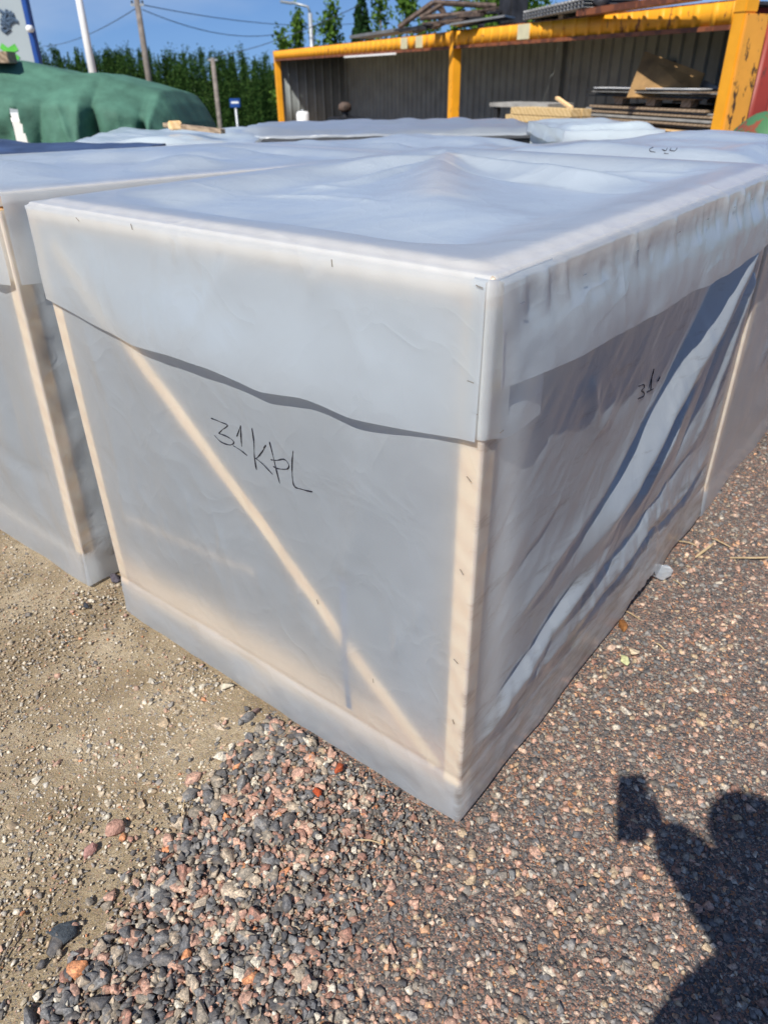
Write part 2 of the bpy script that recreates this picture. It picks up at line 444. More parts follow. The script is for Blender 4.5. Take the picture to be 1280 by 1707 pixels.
# ------------------------------------------------------------------ ground
def ground():
    # nonuniform grid: fine near the camera, coarse to the horizon
    def axis(c):
        near = np.arange(-2.2, 4.2, 0.02)
        far = [4.2 * (1.13 ** i) for i in range(1, 50)]
        neg = [-2.2 * (1.14 ** i) for i in range(1, 52)][::-1]
        return np.array(neg + list(near) + far)
    xs = axis(0); ys = axis(0)
    X, Y = np.meshgrid(xs, ys, indexing='ij')
    Z = ground_z(X, Y)
    near = 1 - sstep(4.0, 8.0, np.hypot(X, Y - 1))
    Z = Z + near * (0.008 * fbm(X * 2.2, Y * 2.2, 3, 3) + 0.003 * fbm(X * 14, Y * 14, 5, 3)) - 0.003
    k = NT('yard_ground')
    tc = k.n('ShaderNodeTexCoord'); V = tc.outputs['Object']
    # sand side (left of a wandering line) against crushed granite
    sep = k.n('ShaderNodeSeparateXYZ'); k.l(V, sep.inputs[0])
    wn = k.noise(V, 2.6, 5, 0.6)
    # signed distance to line from (-0.66,0.67) to (-0.30,1.45), continuing under the crate
    t = k.math('ADD', k.math('MULTIPLY', sep.outputs[0], 0.908), k.math('MULTIPLY', sep.outputs[1], -0.419))
    t = k.math('ADD', t, 0.885)
    t = k.math('ADD', t, k.math('MULTIPLY', k.math('SUBTRACT', wn.outputs[0], 0.5), 0.5))
    gm = k.ramp(t, [(0.0, (0, 0, 0)), (0.10, (1, 1, 1))]).outputs[0]
    # granite gravel
    cells = []
    for sc, seed in ((105.0, 0), (210.0, 1), (430.0, 2)):
        vo = k.n('ShaderNodeTexVoronoi', ins={'Scale': sc, 'Randomness': 1.0}); k.l(V, vo.inputs['Vector']); cells.append(vo)
    pal = [(0.0, (0.035, 0.04, 0.05)), (0.2, (0.075, 0.08, 0.09)), (0.36, (0.26, 0.13, 0.095)), (0.5, (0.14, 0.115, 0.10)), (0.62, (0.33, 0.20, 0.15)), (0.74, (0.10, 0.09, 0.085)), (0.86, (0.38, 0.33, 0.27)), (0.95, (0.45, 0.20, 0.09))]
    def cellcol(vo):
        s = k.n('ShaderNodeSeparateColor'); k.l(vo.outputs['Color'], s.inputs[0])
        return k.ramp(s.outputs[0], pal, 'CONSTANT').outputs[0], s.outputs[1]
    c1, r1 = cellcol(cells[0]); c2, r2 = cellcol(cells[1]); c3, r3 = cellcol(cells[2])
    m12 = k.mix(k.math('GREATER_THAN', r1, 0.45), c2, c1)
    m123 = k.mix(k.math('GREATER_THAN', r2, 0.6), m12, c3)
    gran = k.mix(0.3, m123, (0.15, 0.12, 0.095))
    # sand
    n1 = k.noise(V, 5.0, 6, 0.6); n2 = k.noise(V, 230.0, 4, 0.75); n3 = k.noise(V, 60, 5, 0.7)
    sf = k.math('ADD', k.math('MULTIPLY', n1.outputs[0], 0.45), k.math('ADD', k.math('MULTIPLY', n2.outputs[0], 0.45), k.math('MULTIPLY', n3.outputs[0], 0.25)))
    sand = k.ramp(sf, [(0.42, (0.17, 0.12, 0.065)), (0.56, (0.36, 0.275, 0.165)), (0.70, (0.60, 0.50, 0.35))]).outputs[0]
    sc4, r4 = cellcol(cells[2])
    sand = k.mix(k.math('GREATER_THAN', r4, 0.80), sand, k.mix(0.35, sc4, (0.5, 0.42, 0.32)))
    # far yard: dusty grey gravel with grass beyond
    dist = k.n('ShaderNodeVectorMath', operation='LENGTH'); k.l(V, dist.inputs[0])
    fm = k.ramp(k.math('DIVIDE', dist.outputs['Value'], 60.0), [(0.42, (0, 0, 0)), (0.5, (1, 1, 1))]).outputs[0]
    col = k.mix(gm, sand, gran)
    grass = k.ramp(k.noise(V, 1.5, 6).outputs[0], [(0.3, (0.05, 0.09, 0.025)), (0.7, (0.11, 0.15, 0.05))]).outputs[0]
    col = k.mix(fm, col, grass)
    hg = k.math('ADD', k.math('MULTIPLY', cells[0].outputs['Distance'], -0.7), k.math('MULTIPLY', cells[1].outputs['Distance'], -0.35))
    hs = k.math('MULTIPLY', n2.outputs[0], 1.1)
    h = k.n('ShaderNodeMix', data_type='FLOAT'); k.l(gm, h.inputs[0]); k.l(hs, h.inputs[2]); k.l(hg, h.inputs[3])
    nrm = k.bump(h.outputs[0], 1.0, 0.006)
    k.bsdf(col, 0.85, 0.25, 0, nrm)
    g = grid_mesh('ground', np.stack([X, Y, Z], -1), None, k.m, None, True)
    tag(g, kind='structure')
    return g
ground()

# ------------------------------------------------------------------ stones
def stone_shapes(n, rng, npts=14, squash=(0.55, 0.9)):
    out = []
    for i in range(n):
        bm = bmesh.new()
        for _ in range(rng.integers(8, npts)):
            v = rng.normal(size=3); v /= np.linalg.norm(v)
            v *= rng.uniform(0.82, 1.05)
            v *= np.array([1.0, rng.uniform(0.65, 0.95), rng.uniform(*squash)])
            bm.verts.new(v * 0.5)
        r = bmesh.ops.convex_hull(bm, input=bm.verts)
        junk = [e for e in r['geom_unused'] if isinstance(e, bmesh.types.BMVert)] + [e for e in r['geom_interior'] if isinstance(e, bmesh.types.BMVert)]
        if junk: bmesh.ops.delete(bm, geom=list(set(junk)), context='VERTS')
        bmesh.ops.triangulate(bm, faces=bm.faces)
        bm.verts.index_update()
        V = np.array([v.co[:] for v in bm.verts]); F = np.array([[v.index for v in f.verts] for f in bm.faces])
        out.append((V, F)); bm.free()
    return out

def rough_shapes(n, rng):
    """larger stones: faceted hulls with slightly worn edges"""
    out = []
    for i in range(n):
        bm = bmesh.new()
        sc = np.array([rng.uniform(1.1, 1.5), rng.uniform(0.75, 1.05), rng.uniform(0.55, 0.9)])
        for _ in range(rng.integers(10, 17)):
            v = rng.normal(size=3); v /= np.linalg.norm(v)
            bm.verts.new(v * rng.uniform(0.88, 1.08) * sc * 0.5)
        r = bmesh.ops.convex_hull(bm, input=bm.verts)
        junk = [e for e in r['geom_unused'] if isinstance(e, bmesh.types.BMVert)] + [e for e in r['geom_interior'] if isinstance(e, bmesh.types.BMVert)]
        if junk: bmesh.ops.delete(bm, geom=list(set(junk)), context='VERTS')
        bmesh.ops.dissolve_limit(bm, angle_limit=rad(16), verts=bm.verts, edges=bm.edges)
        bmesh.ops.bevel(bm, geom=list(bm.edges), offset=0.016, segments=1, affect='EDGES', clamp_overlap=True)
        bmesh.ops.triangulate(bm, faces=bm.faces)
        bm.verts.index_update()
        V = np.array([v.co[:] for v in bm.verts]); F = np.array([[v.index for v in f.verts] for f in bm.faces]); bm.free()
        V += 0.005 * np.stack([fbm(V[:, (a + 1) % 3] * 7 + i, V[:, (a + 2) % 3] * 7, a, 3) for a in range(3)], 1)
        out.append((V, F))
    return out

def rot_rand(rng, n, tilt=1.0):
    a = rng.uniform(0, 2 * np.pi, n); b = rng.normal(0, 0.45 * tilt, n); c = rng.normal(0, 0.45 * tilt, n)
    ca, sa, cb, sb, cc, sc = np.cos(a), np.sin(a), np.cos(b), np.sin(b), np.cos(c), np.sin(c)
    Rz = np.zeros((n, 3, 3)); Rz[:, 0, 0] = ca; Rz[:, 0, 1] = -sa; Rz[:, 1, 0] = sa; Rz[:, 1, 1] = ca; Rz[:, 2, 2] = 1
    Ry = np.zeros((n, 3, 3)); Ry[:, 0, 0] = cb; Ry[:, 0, 2] = sb; Ry[:, 2, 0] = -sb; Ry[:, 2, 2] = cb; Ry[:, 1, 1] = 1
    Rx = np.zeros((n, 3, 3)); Rx[:, 1, 1] = cc; Rx[:, 1, 2] = -sc; Rx[:, 2, 1] = sc; Rx[:, 2, 2] = cc; Rx[:, 0, 0] = 1
    return Rz @ Ry @ Rx

def scatter(name, pos, size, z0, shapes, mat, rng, tilt=1.0):
    Vs, Fs, base = [], [], 0
    which = rng.integers(0, len(shapes), len(pos)); R = rot_rand(rng, len(pos), tilt)
    for s, (V, F) in enumerate(shapes):
        m = np.where(which == s)[0]
        if not len(m): continue
        P = np.einsum('nij,kj->nki', R[m], V) * size[m][:, None, None]
        P[:, :, 0] += pos[m, 0][:, None]; P[:, :, 1] += pos[m, 1][:, None]; P[:, :, 2] += z0[m][:, None]
        Vs.append(P.reshape(-1, 3))
        Fs.append((F[None] + (np.arange(len(m)) * len(V))[:, None, None] + base).reshape(-1, 3)); base += len(m) * len(V)
    o = raw_mesh(name, np.concatenate(Vs), np.concatenate(Fs), mat)
    return o

def stone_mat(name, pal, speck=0.5, rough=0.75, dust=(0.30, 0.24, 0.17), dustf=0.12):
    k = NT(name)
    geo = k.n('ShaderNodeNewGeometry'); tc = k.n('ShaderNodeTexCoord')
    c = k.ramp(geo.outputs['Random Per Island'], pal, 'CONSTANT').outputs[0]
    n1 = k.noise(tc.outputs['Object'], 260, 4, 0.7)
    sp = k.ramp(n1.outputs[0], [(0.35, (0.45, 0.45, 0.47)), (0.5, (1, 1, 1)), (0.68, (1.9, 1.75, 1.65))]).outputs[0]
    c = k.mix(speck, c, k.mix(1.0, c, sp, 'MULTIPLY'))
    n2 = k.noise(tc.outputs['Object'], 45, 4, 0.6)
    df = k.ramp(n2.outputs[0], [(0.45, (0, 0, 0)), (0.75, (1, 1, 1))]).outputs[0]
    c = k.mix(k.math('MULTIPLY', df, dustf * 3), c, dust)
    c = k.mix(dustf, c, dust)
    n5 = k.noise(tc.outputs['Object'], 95, 5, 0.75)
    c = k.mix(1.0, c, k.ramp(n5.outputs[0], [(0.32, (0.5, 0.5, 0.53)), (0.5, (1, 1, 1)), (0.66, (1.7, 1.6, 1.5))]).outputs[0], 'MULTIPLY')
    nb = k.noise(tc.outputs['Object'], 150, 5, 0.65)
    k.bsdf(c, rough, 0.4, 0, k.bump(nb.outputs[0], 0.5, 0.003))
    return k.m
dark, dk2, grey, pink, red_, pale, tan, orange = (0.04, 0.047, 0.06), (0.085, 0.095, 0.11), (0.20, 0.20, 0.20), (0.42, 0.25, 0.19), (0.25, 0.125, 0.095), (0.56, 0.52, 0.43), (0.38, 0.29, 0.19), (0.52, 0.21, 0.09)
M['st_coarse'] = stone_mat('crushed_granite', [(0, dark), (0.16, dk2), (0.36, (0.15, 0.16, 0.17)), (0.48, red_), (0.58, pink), (0.74, (0.20, 0.18, 0.15)), (0.86, (0.36, 0.30, 0.23)), (0.945, pale), (0.985, orange)], 0.8)
M['st_right'] = stone_mat('granite_gravel', [(0, dark), (0.13, dk2), (0.30, (0.20, 0.185, 0.165)), (0.42, pink), (0.54, red_), (0.58, grey), (0.73, (0.50, 0.28, 0.16)), (0.77, tan), (0.86, (0.46, 0.42, 0.35)), (0.92, (0.48, 0.34, 0.26))], 0.7, dustf=0.14)
M['st_sand'] = stone_mat('pale_pebbles', [(0, pale), (0.25, tan), (0.45, (0.42, 0.36, 0.27)), (0.66, grey), (0.78, dk2), (0.87, pink), (0.93, (0.62, 0.58, 0.50)), (0.975, orange)], 0.5, dustf=0.2)

def inside(poly, x, y):
    poly = np.array(poly); c = np.zeros(x.shape, bool); j = len(poly) - 1
    for i in range(len(poly)):
        xi, yi = poly[i]; xj, yj = poly[j]
        c ^= ((yi > y) != (yj > y)) & (x < (xj - xi) * (y - yi) / (yj - yi + 1e-12) + xi)
        j = i
    return c
X2 = np.array([math.cos(PHI), math.sin(PHI)]); Y2 = np.array([-math.sin(PHI), math.cos(PHI)])
def crate_uv(x, y):
    dx, dy = x - A.x, y - A.y
    return -(dx * X2[0] + dy * X2[1]), dx * Y2[0] + dy * Y2[1]
def outside_crates(x, y, m=0.0):
    u, v = crate_uv(x, y)
    return ~(((u > -m) & (u < W + m) & (v > -m)) | ((u > 1.48 - m) & (v > -m)))

COARSE = [(-0.66, 0.55), (-0.651, 0.72), (-0.60, 0.775), (-0.562, 0.911), (-0.492, 1.025), (-0.435, 1.153), (-0.38, 1.30), (-0.31, 1.41), (-0.22, 1.34), (-0.03, 1.18), (0.09, 1.06), (0.06, 0.98), (-0.02, 0.90), (-0.09, 0.78), (-0.15, 0.55)]
def gravel():
    rng = np.random.default_rng(11)
    sh = stone_shapes(28, rng); big = rough_shapes(40, rng)
    # granite side line as in the ground material
    def side(x, y): return 0.908 * x - 0.419 * y + 0.885
    # fine and medium gravel on the right
    def pts(n, x0, x1, y0, y1): return np.stack([rng.uniform(x0, x1, n), rng.uniform(y0, y1, n)], 1)
    P = pts(62000, -0.75, 2.9, 0.55, 4.2)
    d = np.hypot(P[:, 0], P[:, 1])
    keep = (side(P[:, 0], P[:, 1]) + 0.14 * fbm(P[:, 0] * 4, P[:, 1] * 4, 2) > 0.03) & outside_crates(P[:, 0], P[:, 1], 0.012) & (P[:, 1] < 0.9 + 1.15 * np.maximum(P[:, 0], 0) + 0.9)
    keep &= rng.uniform(size=len(P)) < np.clip(1.9 / d, 0.25, 1) ** 1.2
    P = P[keep]
    sz = np.exp(rng.normal(math.log(0.0150), 0.46, len(P))).clip(0.004, 0.036)
    o = scatter('fine_granite_gravel', P, sz, -sz * 0.16, sh, M['st_right'], rng, 0.6)
    tag(o, 'fine pink, rust and dark granite gravel spread to the right of the crate', 'gravel', kind='stuff')
    # loose crushed stone heap, bottom left of centre
    P = pts(9500, -0.80, 0.30, 0.5, 1.52)
    j = 0.05 * fbm(P[:, 0] * 7, P[:, 1] * 7, 8)
    spread = rng.normal(0, 0.075, (len(P), 2)) * (rng.uniform(size=(len(P), 1)) < 0.42)
    keep = inside(COARSE, P[:, 0] + j + spread[:, 0], P[:, 1] + j + spread[:, 1]) & outside_crates(P[:, 0], P[:, 1], 0.02)
    P = P[keep]
    sz = np.exp(rng.normal(math.log(0.0185), 0.46, len(P))).clip(0.007, 0.050)
    fall = np.clip((P[:, 0] + 0.30) / 0.34, 0, 1)
    sz = sz * (1 - 0.42 * fall)
    order = np.argsort(sz); P = P[order]; sz = sz[order]
    zz = sz * 0.06 + rng.uniform(0, 0.012, len(P)) * (sz < 0.022)
    o = scatter('loose_crushed_stone', P, sz, zz, big, M['st_coarse'], rng, 1.1)
    tag(o, 'loose coarse crushed granite in front of the crate, dark and pink', 'crushed stone', kind='stuff')
    # small bits between the coarse stones
    P = pts(9000, -0.74, 0.2, 0.5, 1.5)
    keep = inside(COARSE, P[:, 0], P[:, 1]) & outside_crates(P[:, 0], P[:, 1], 0.01); P = P[keep]
    sz = np.exp(rng.normal(math.log(0.0085), 0.3, len(P)))
    o = scatter('small_crushed_stone', P, sz, sz * 0.1, sh, M['st_coarse'], rng, 1.0)
    tag(o, 'small chips of crushed granite filling the gaps in the loose stone', 'crushed stone', kind='stuff')
    # scattered larger chips on the right
    P = pts(3200, -0.1, 2.6, 0.55, 3.2); P = P[outside_crates(P[:, 0], P[:, 1], 0.03)]
    P = P[rng.uniform(size=len(P)) < 0.55]
    sz = np.exp(rng.normal(math.log(0.0175), 0.32, len(P)))
    o = scatter('scattered_granite_chips', P, sz, -sz * 0.10, big, M['st_right'], rng, 0.5)
    tag(o, 'larger flat granite chips pressed into the gravel right of the crate', 'gravel', kind='stuff')
    # pale pebbles on the sand: dense near the crate, sparse to the left
    P = pts(95000, -2.3, 0.1, 0.55, 3.1)
    s = side(P[:, 0], P[:, 1])
    dens = 0.6 + 0.4 * sstep(-0.55, -0.02, s) * (0.45 + 0.55 * sstep(0.9, 1.3, P[:, 1]))
    dens = dens * (0.62 + 0.6 * sstep(-0.12, 0.22, fbm(P[:, 0] * 3.5, P[:, 1] * 3.5, 21)))
    keep = (s < 0.10 + 0.08 * fbm(P[:, 0] * 5, P[:, 1] * 5, 4)) & (rng.uniform(size=len(P)) < dens * 0.95) & outside_crates(P[:, 0], P[:, 1], 0.01)
    keep &= P[:, 1] < 2.2 - 0.75 * P[:, 0]
    P = P[keep]
    sz = np.exp(rng.normal(math.log(0.0062), 0.48, len(P))).clip(0.0028, 0.026)
    o = scatter('pale_pebbles', P, sz, sz * 0.05, sh, M['st_sand'], rng, 0.7)
    tag(o, 'pale grit and pebbles strewn over the brown sand left of the crate', 'pebbles', kind='stuff')
    P = pts(12000, -1.6, 0.0, 0.6, 2.4); s = side(P[:, 0], P[:, 1])
    P = P[(s < 0.08) & (rng.uniform(size=len(P)) < 0.04 + 0.8 * sstep(-0.55, -0.05, s) * sstep(0.85, 1.15, P[:, 1])) & outside_crates(P[:, 0], P[:, 1], 0.02)]
    sz = np.exp(rng.normal(math.log(0.0095), 0.40, len(P)))
    o = scatter('bigger_pebbles', P, sz, sz * 0.1, big, M['st_sand'], rng, 0.7)
    tag(o, 'bigger pale and grey pebbles half sunk in the sand', 'pebbles', kind='stuff')
    # single stones one can point at
    singles = [
        ('brick_fragment', (-0.121, 1.202), 0.026, (0.40, 0.085, 0.03), 'orange brick fragment close to the front bottom edge of the crate', 'brick piece', 0.4),
        ('brick_fragment', (-0.169, 1.136), 0.025, (0.42, 0.07, 0.02), 'red brick fragment on the loose stone, nearer the camera than the orange one', 'brick piece', 0.4),
        ('pink_stone', (-0.630, 1.045), 0.037, (0.42, 0.24, 0.18), 'larger square pink granite stone lying alone on the sand', 'stone', 0.7),
        ('pink_stone', (-0.672, 0.995), 0.031, (0.36, 0.19, 0.16), 'narrow upright reddish stone left of the square pink one on the sand', 'stone', 0.7),
        ('flat_dark_stone', (-0.671, 0.812), 0.056, (0.045, 0.055, 0.065), 'flat dark slate coloured stone at the left edge of the crushed stone', 'stone', 0.3),
        ('dark_stone', (-0.935, 2.025), 0.036, (0.07, 0.06, 0.075), 'dark purple stone in the black gap between the two front crates', 'stone', 0.6),
        ('dark_stone', (-0.988, 1.88), 0.021, (0.03, 0.035, 0.045), 'small black stone alone on the sand before the crate gap', 'stone', 0.6),
        ('dark_stone', (-0.325, 1.385), 0.026, (0.10, 0.075, 0.08), 'dark round stone against the bottom edge of the crate, right one of a touching pair', 'stone', 0.6),
        ('dark_stone', (-0.352, 1.405), 0.024, (0.15, 0.10, 0.09), 'brownish stone against the bottom edge of the crate, left one of a touching pair', 'stone', 0.6),
        ('grey_stone', (0.265, 0.925), 0.026, (0.22, 0.22, 0.21), 'light grey cube shaped stone alone on the gravel below the nearest crate corner', 'stone', 0.7),
        ('yellow_stone', (0.706, 1.585), 0.026, (0.50, 0.50, 0.26), 'greenish yellow stone on the gravel right of the crate', 'stone', 0.7),
        ('yellow_stone', (0.745, 1.625), 0.034, (0.60, 0.48, 0.33), 'cream stone behind the greenish yellow stone right of the crate', 'stone', 0.7),
        ('pale_stone', (-0.452, 1.50), 0.036, (0.56, 0.50, 0.38), 'biggest cream stone close to the front bottom edge of the crate', 'stone', 0.6),
        ('bark_piece', (0.745, 1.745), 0.050, (0.22, 0.09, 0.025), 'curled brown bark piece beside the torn bottom edge of the crate', 'bark', 0.3),
    ]
    for nme, (x, y), s_, c, lab, cat, tl in singles:
        V, F = big[rng.integers(0, len(big))]
        R = rot_rand(rng, 1, tl)[0]
        P3 = (V @ R.T) * s_ * 1.15
        if cat in ('bark',) or 'flat' in nme: P3[:, 2] *= 0.45
        P3[:, 2] -= P3[:, 2].min() + s_ * 0.06
        mt = simple(nme, c, 0.8, var=0.35, scale=90, bump=0.5, bscale=140)
        o = raw_mesh(nme, P3, F, mt); o.location = (x, y, 0.013 if 'brick' in nme else 0.0)
        tag(o, lab, cat)
gravel()

def debris():
    # wood splinters and straw, each a thin bent strip
    k = M['straw'] = simple('splinter_wood', (0.50, 0.37, 0.21), 0.8, var=0.25, scale=40)
    items = [((1215, 933), (1300, 931), 0.007, 'longest pale wood splinter lying at the right edge of the gravel'),
             ((1158, 932), (1188, 908), 0.009, 'broad short wood splinter on the gravel beside the torn plastic'),
             ((1185, 900), (1218, 915), 0.004, 'thin curved splinter just above the broad short one'),
             ((1130, 905), (1160, 912), 0.004, 'thin splinter close to the crate bottom right of the torn plastic'),
             ((1120, 969), (1138, 982), 0.002, 'straw bit pointing away from the plastic scrap'),
             ((1092, 1075), (1107, 1087), 0.004, 'short splinter on the gravel below the bark piece'),
             ((1042, 1022), (1066, 1035), 0.003, 'short splinter against the brown bark piece'),
             ((303, 1400), (310, 1330), 0.002, 'upright dry straw on the sand beside the coarse stone'),
             ((592, 1404), (640, 1410), 0.002, 'dry straw lying on the coarse stone below the brick fragments')]
    def gp(x, y):
        d = fw + rt * ((x - CX) / FPX) + dn * ((y - CY) / FPX)
        return CPOS + d * (-CAM_H / d.z)
    rng = random.Random(4)
    for a, b, wd, lab in items:
        a, b = gp(*a), gp(*b)
        mid = (a + b) / 2 + Vector((rng.uniform(-1, 1), rng.uniform(-1, 1), 0)) * (b - a).length * 0.05
        mb = MB()
        pts = [a, a.lerp(mid, 0.6), mid, mid.lerp(b, 0.5), b]
        zz = 0.007
        vs = []
        for i, p in enumerate(pts):
            side = (b - a).cross(Vector((0, 0, 1))).normalized() * wd * (0.5 if 0 < i < 4 else 0.28)
            h = zz + 0.003 * math.sin(i)
            for s_, hh in ((-1, 0), (1, 0), (1, 0.0022), (-1, 0.0022)):
                vs.append(Vector((p.x, p.y, h + hh)) + side * s_)
        fs = [(0, 3, 2, 1), (16, 17, 18, 19)]
        for i in range(4):
            for q in range(4):
                fs.append((i * 4 + q, i * 4 + (q + 1) % 4, i * 4 + 4 + (q + 1) % 4, i * 4 + 4 + q))
        mb.add(vs, fs)
        o = mb.build('straw' if 'straw' in lab else 'wood_splinter', k)
        tag(o, lab, 'straw' if 'straw' in lab else 'splinter')
    # long dark stick at the lower left edge
    a, b = gp(-5, 1625), gp(40, 1540)
    o = MB().tube([a + Vector((0, 0, .006)), a.lerp(b, .5) + Vector((0, 0, .012)), b + Vector((0, 0, .02))], [.0022, .002, .001], 6).build('twig', M['bark'])
    tag(o, 'dark twig lying on the sand at the lower left', 'twig')
    # torn scrap of film
    c = gp(1097, 962)
    n = 24
    g = np.zeros((n, n, 3))
    X, Y = np.meshgrid(np.linspace(-1, 1, n), np.linspace(-1, 1, n), indexing='ij')
    r = 1 + 0.16 * fbm(X * 2, Y * 2, 31)
    dd = np.sqrt(X * X * (1 - Y * Y / 2)); 
    gx = X * np.sqrt(1 - Y * Y / 2) * r * 0.043; gy = Y * np.sqrt(1 - X * X / 2) * r * 0.030
    gz = 0.010 + 0.006 * fbm(X * 1.6, Y * 1.6, 5) + 0.010 * X * X + 0.012 * np.maximum(Y, 0)
    o = grid_mesh('plastic_scrap', np.stack([gx, gy, gz], -1), None, M['sheet'])
    o.location = (c.x, c.y, 0.004)
    tag(o, 'torn scrap of white plastic film on the gravel beside the crate tear', 'plastic scrap')
debris()

# ------------------------------------------------------------------ wrapped crates
def disp_front(kind):
    def f(u, z, Wc, seed):
        # u measured from the right (near) corner of the face
        e = sstep(0.0, 0.10, u) * sstep(0.0, 0.10, Wc - u) * sstep(0.10, 0.30, z) * sstep(0.0, 0.06, H - z)
        d = 0.009 * fbm(u * 3.2, z * 1.6, seed, 3) + 0.0035 * fbm(u * 9, z * 5, seed + 5, 3)
        d += 0.0010 * fbm(u * 26, z * 13, seed + 9, 2)
        if kind == 'main':
            d += fold(u, z, [(0.26, 0.95), (0.27, 0.75), (0.33, 0.55)], 0.035, 0.006)
            d += fold(u, z, [(1.16, 1.0), (1.10, 0.8), (1.14, 0.55), (1.16, 0.3)], 0.035, 0.007)
            d += fold(u, z, [(0.28, 0.70), (0.33, 0.50), (0.30, 0.30)], 0.02, 0.003)
            for (a, b, c2, dd_, am) in ((.83, .62, .84, .50, .004), (.72, .56, .74, .43, .003), (.95, .52, .97, .40, .003), (.60, .48, .60, .38, .003), (.46, .5, .47, .40, .003), (.17, .52, .18, .40, .005), (.42, .40, .42, .33, .003), (.12, .60, .13, .50, .003)):
                d += fold(u, z, [(a, b), (c2, dd_)], 0.008, am, taper=(.4, .4))
        return d * e
    return f

def disp_right_main(v, z, L, seed):
    def ridged(a, b, sd): return (0.25 - np.abs(fbm(a, b, sd, 3))) 
    # deep diagonal folds hanging from the upper far corner; positive = outward
    e = sstep(0.0, 0.12, v) * sstep(0.0, 0.05, L - v) * sstep(0.135, 0.20, z) * sstep(0.0, 0.04, H - z)
    d = 0.012 * fbm(v * 2.2, z * 2.2, seed, 3)
    d += 0.003 * fbm((v * .65 - z * .76) * 9, (v * .76 + z * .65) * 2.5, seed + 5, 3)
    d += 0.005 * ridged((v * .65 - z * .76) * 5.5, (v * .76 + z * .65) * 1.8, seed + 11) * sstep(0.0, 0.5, v)
    d += 0.0022 * ridged((v * .8 - z * .6) * 12, (v * .6 + z * .8) * 4, seed + 12) * (0.4 + 0.6 * sstep(0.6, 1.2, v))
    d += 0.0010 * fbm((v - z) * 34, (v + z) * 9, seed + 7, 2)
    main = [(1.47, 1.10), (1.22, 0.885), (1.01, 0.72), (0.76, 0.585), (0.52, 0.50), (0.30, 0.42)]
    def off(p, dv, dz): return [(a + dv, b + dz) for a, b in p]
    d += fold(v, z, off(main, -0.045, 0.035), 0.050, -0.026, taper=(.05, .45))
    d += fold(v, z, off(main, 0.02, -0.02), 0.050, 0.030, taper=(.05, .35), w2=0.085)
    d += fold(v, z, off(main, 0.15, -0.09), 0.034, -0.020, taper=(.05, .5))
    d += fold(v, z, [(1.56, 1.02), (1.36, 0.82), (1.18, 0.62), (0.95, 0.46), (0.7, 0.34)], 0.032, 0.016, taper=(.05, .4))
    d += fold(v, z, [(1.60, 1.0), (1.45, 0.78), (1.30, 0.55), (1.12, 0.36)], 0.024, -0.013, taper=(.05, .4))
    d += fold(v, z, [(1.63, 0.95), (1.52, 0.72), (1.40, 0.5), (1.25, 0.34)], 0.022, 0.013, taper=(.05, .4))
    d += fold(v, z, [(1.665, 0.9), (1.58, 0.65), (1.48, 0.42)], 0.018, -0.009, taper=(.05, .4))
    # folds sweeping along the bottom
    d += fold(v, z, [(1.66, 0.34), (1.30, 0.27), (0.90, 0.26), (0.45, 0.24), (0.06, 0.19)], 0.035, 0.011, taper=(.1, .25))
    d += fold(v, z, [(1.68, 0.25), (1.30, 0.20), (0.90, 0.19), (0.40, 0.17)], 0.026, -0.014, taper=(.1, .3))
    d += fold(v, z, [(1.5, 0.47), (1.1, 0.34), (0.75, 0.31), (0.40, 0.30)], 0.022, -0.010, taper=(.2, .3))
    d += fold(v, z, [(0.86, 0.46), (0.55, 0.36), (0.20, 0.25), (0.02, 0.20)], 0.030, 0.014, taper=(.3, .15))
    d += fold(v, z, [(0.62, 0.43), (0.36, 0.33), (0.10, 0.27)], 0.020, -0.010, taper=(.3, .2))
    # soft hollows and creases in the open part
    d += fold(v, z, [(0.62, 0.90), (0.38, 0.72), (0.14, 0.60)], 0.030, 0.008, taper=(.2, .3))
    d += fold(v, z, [(0.55, 0.84), (0.32, 0.68), (0.10, 0.55)], 0.035, -0.008, taper=(.2, .3))
    d += fold(v, z, [(0.86, 0.80), (0.60, 0.62), (0.35, 0.55), (0.10, 0.44)], 0.028, 0.009, taper=(.2, .3))
    d += fold(v, z, [(0.42, 0.98), (0.50, 0.80)], 0.025, 0.008, taper=(.3, .4))
    for i in range(16):
        a = 0.06 + 0.09 * i
        d += fold(v, z, [(a, 0.16 + 0.02 * (i % 3)), (a + 0.09 + .03 * (i % 2), 0.30 + 0.05 * (i % 4))], 0.011, 0.0030 * (-1) ** i, taper=(.2, .5))
    return 1.3 * d * e

def disp_plain(v, z, L, seed):
    e = sstep(0.0, 0.10, v) * sstep(0.0, 0.10, L - v) * sstep(0.10, 0.25, z) * sstep(0.0, 0.06, H - z)
    d = 0.014 * fbm(v * 3 + z, z * 2.0, seed, 3) + 0.006 * fbm((v - z) * 8, (v + z) * 3, seed + 3, 3)
    rng = np.random.default_rng(seed)
    for i in range(6):
        a = rng.uniform(0, L); b = a + rng.uniform(-0.5, 0.5); z0, z1 = rng.uniform(0.1, 0.5), rng.uniform(0.7, 1.1)
        d = d + fold(v, z, [(a, z0), ((a + b) / 2 + 0.04, (z0 + z1) / 2), (b, z1)], rng.uniform(0.02, 0.04), rng.choice([-1, 1]) * rng.uniform(0.006, 0.014), taper=(.3, .3))
    return d * e

def base_out(z):
    """the film is pushed out round the pallet base and creased above it"""
    return 0.0015 * (1 - sstep(0.125, 0.142, z)) + 0.007 * (1 - sstep(0.0, 0.12, z)) - 0.002 * np.exp(-((z - 0.146) / 0.008) ** 2)

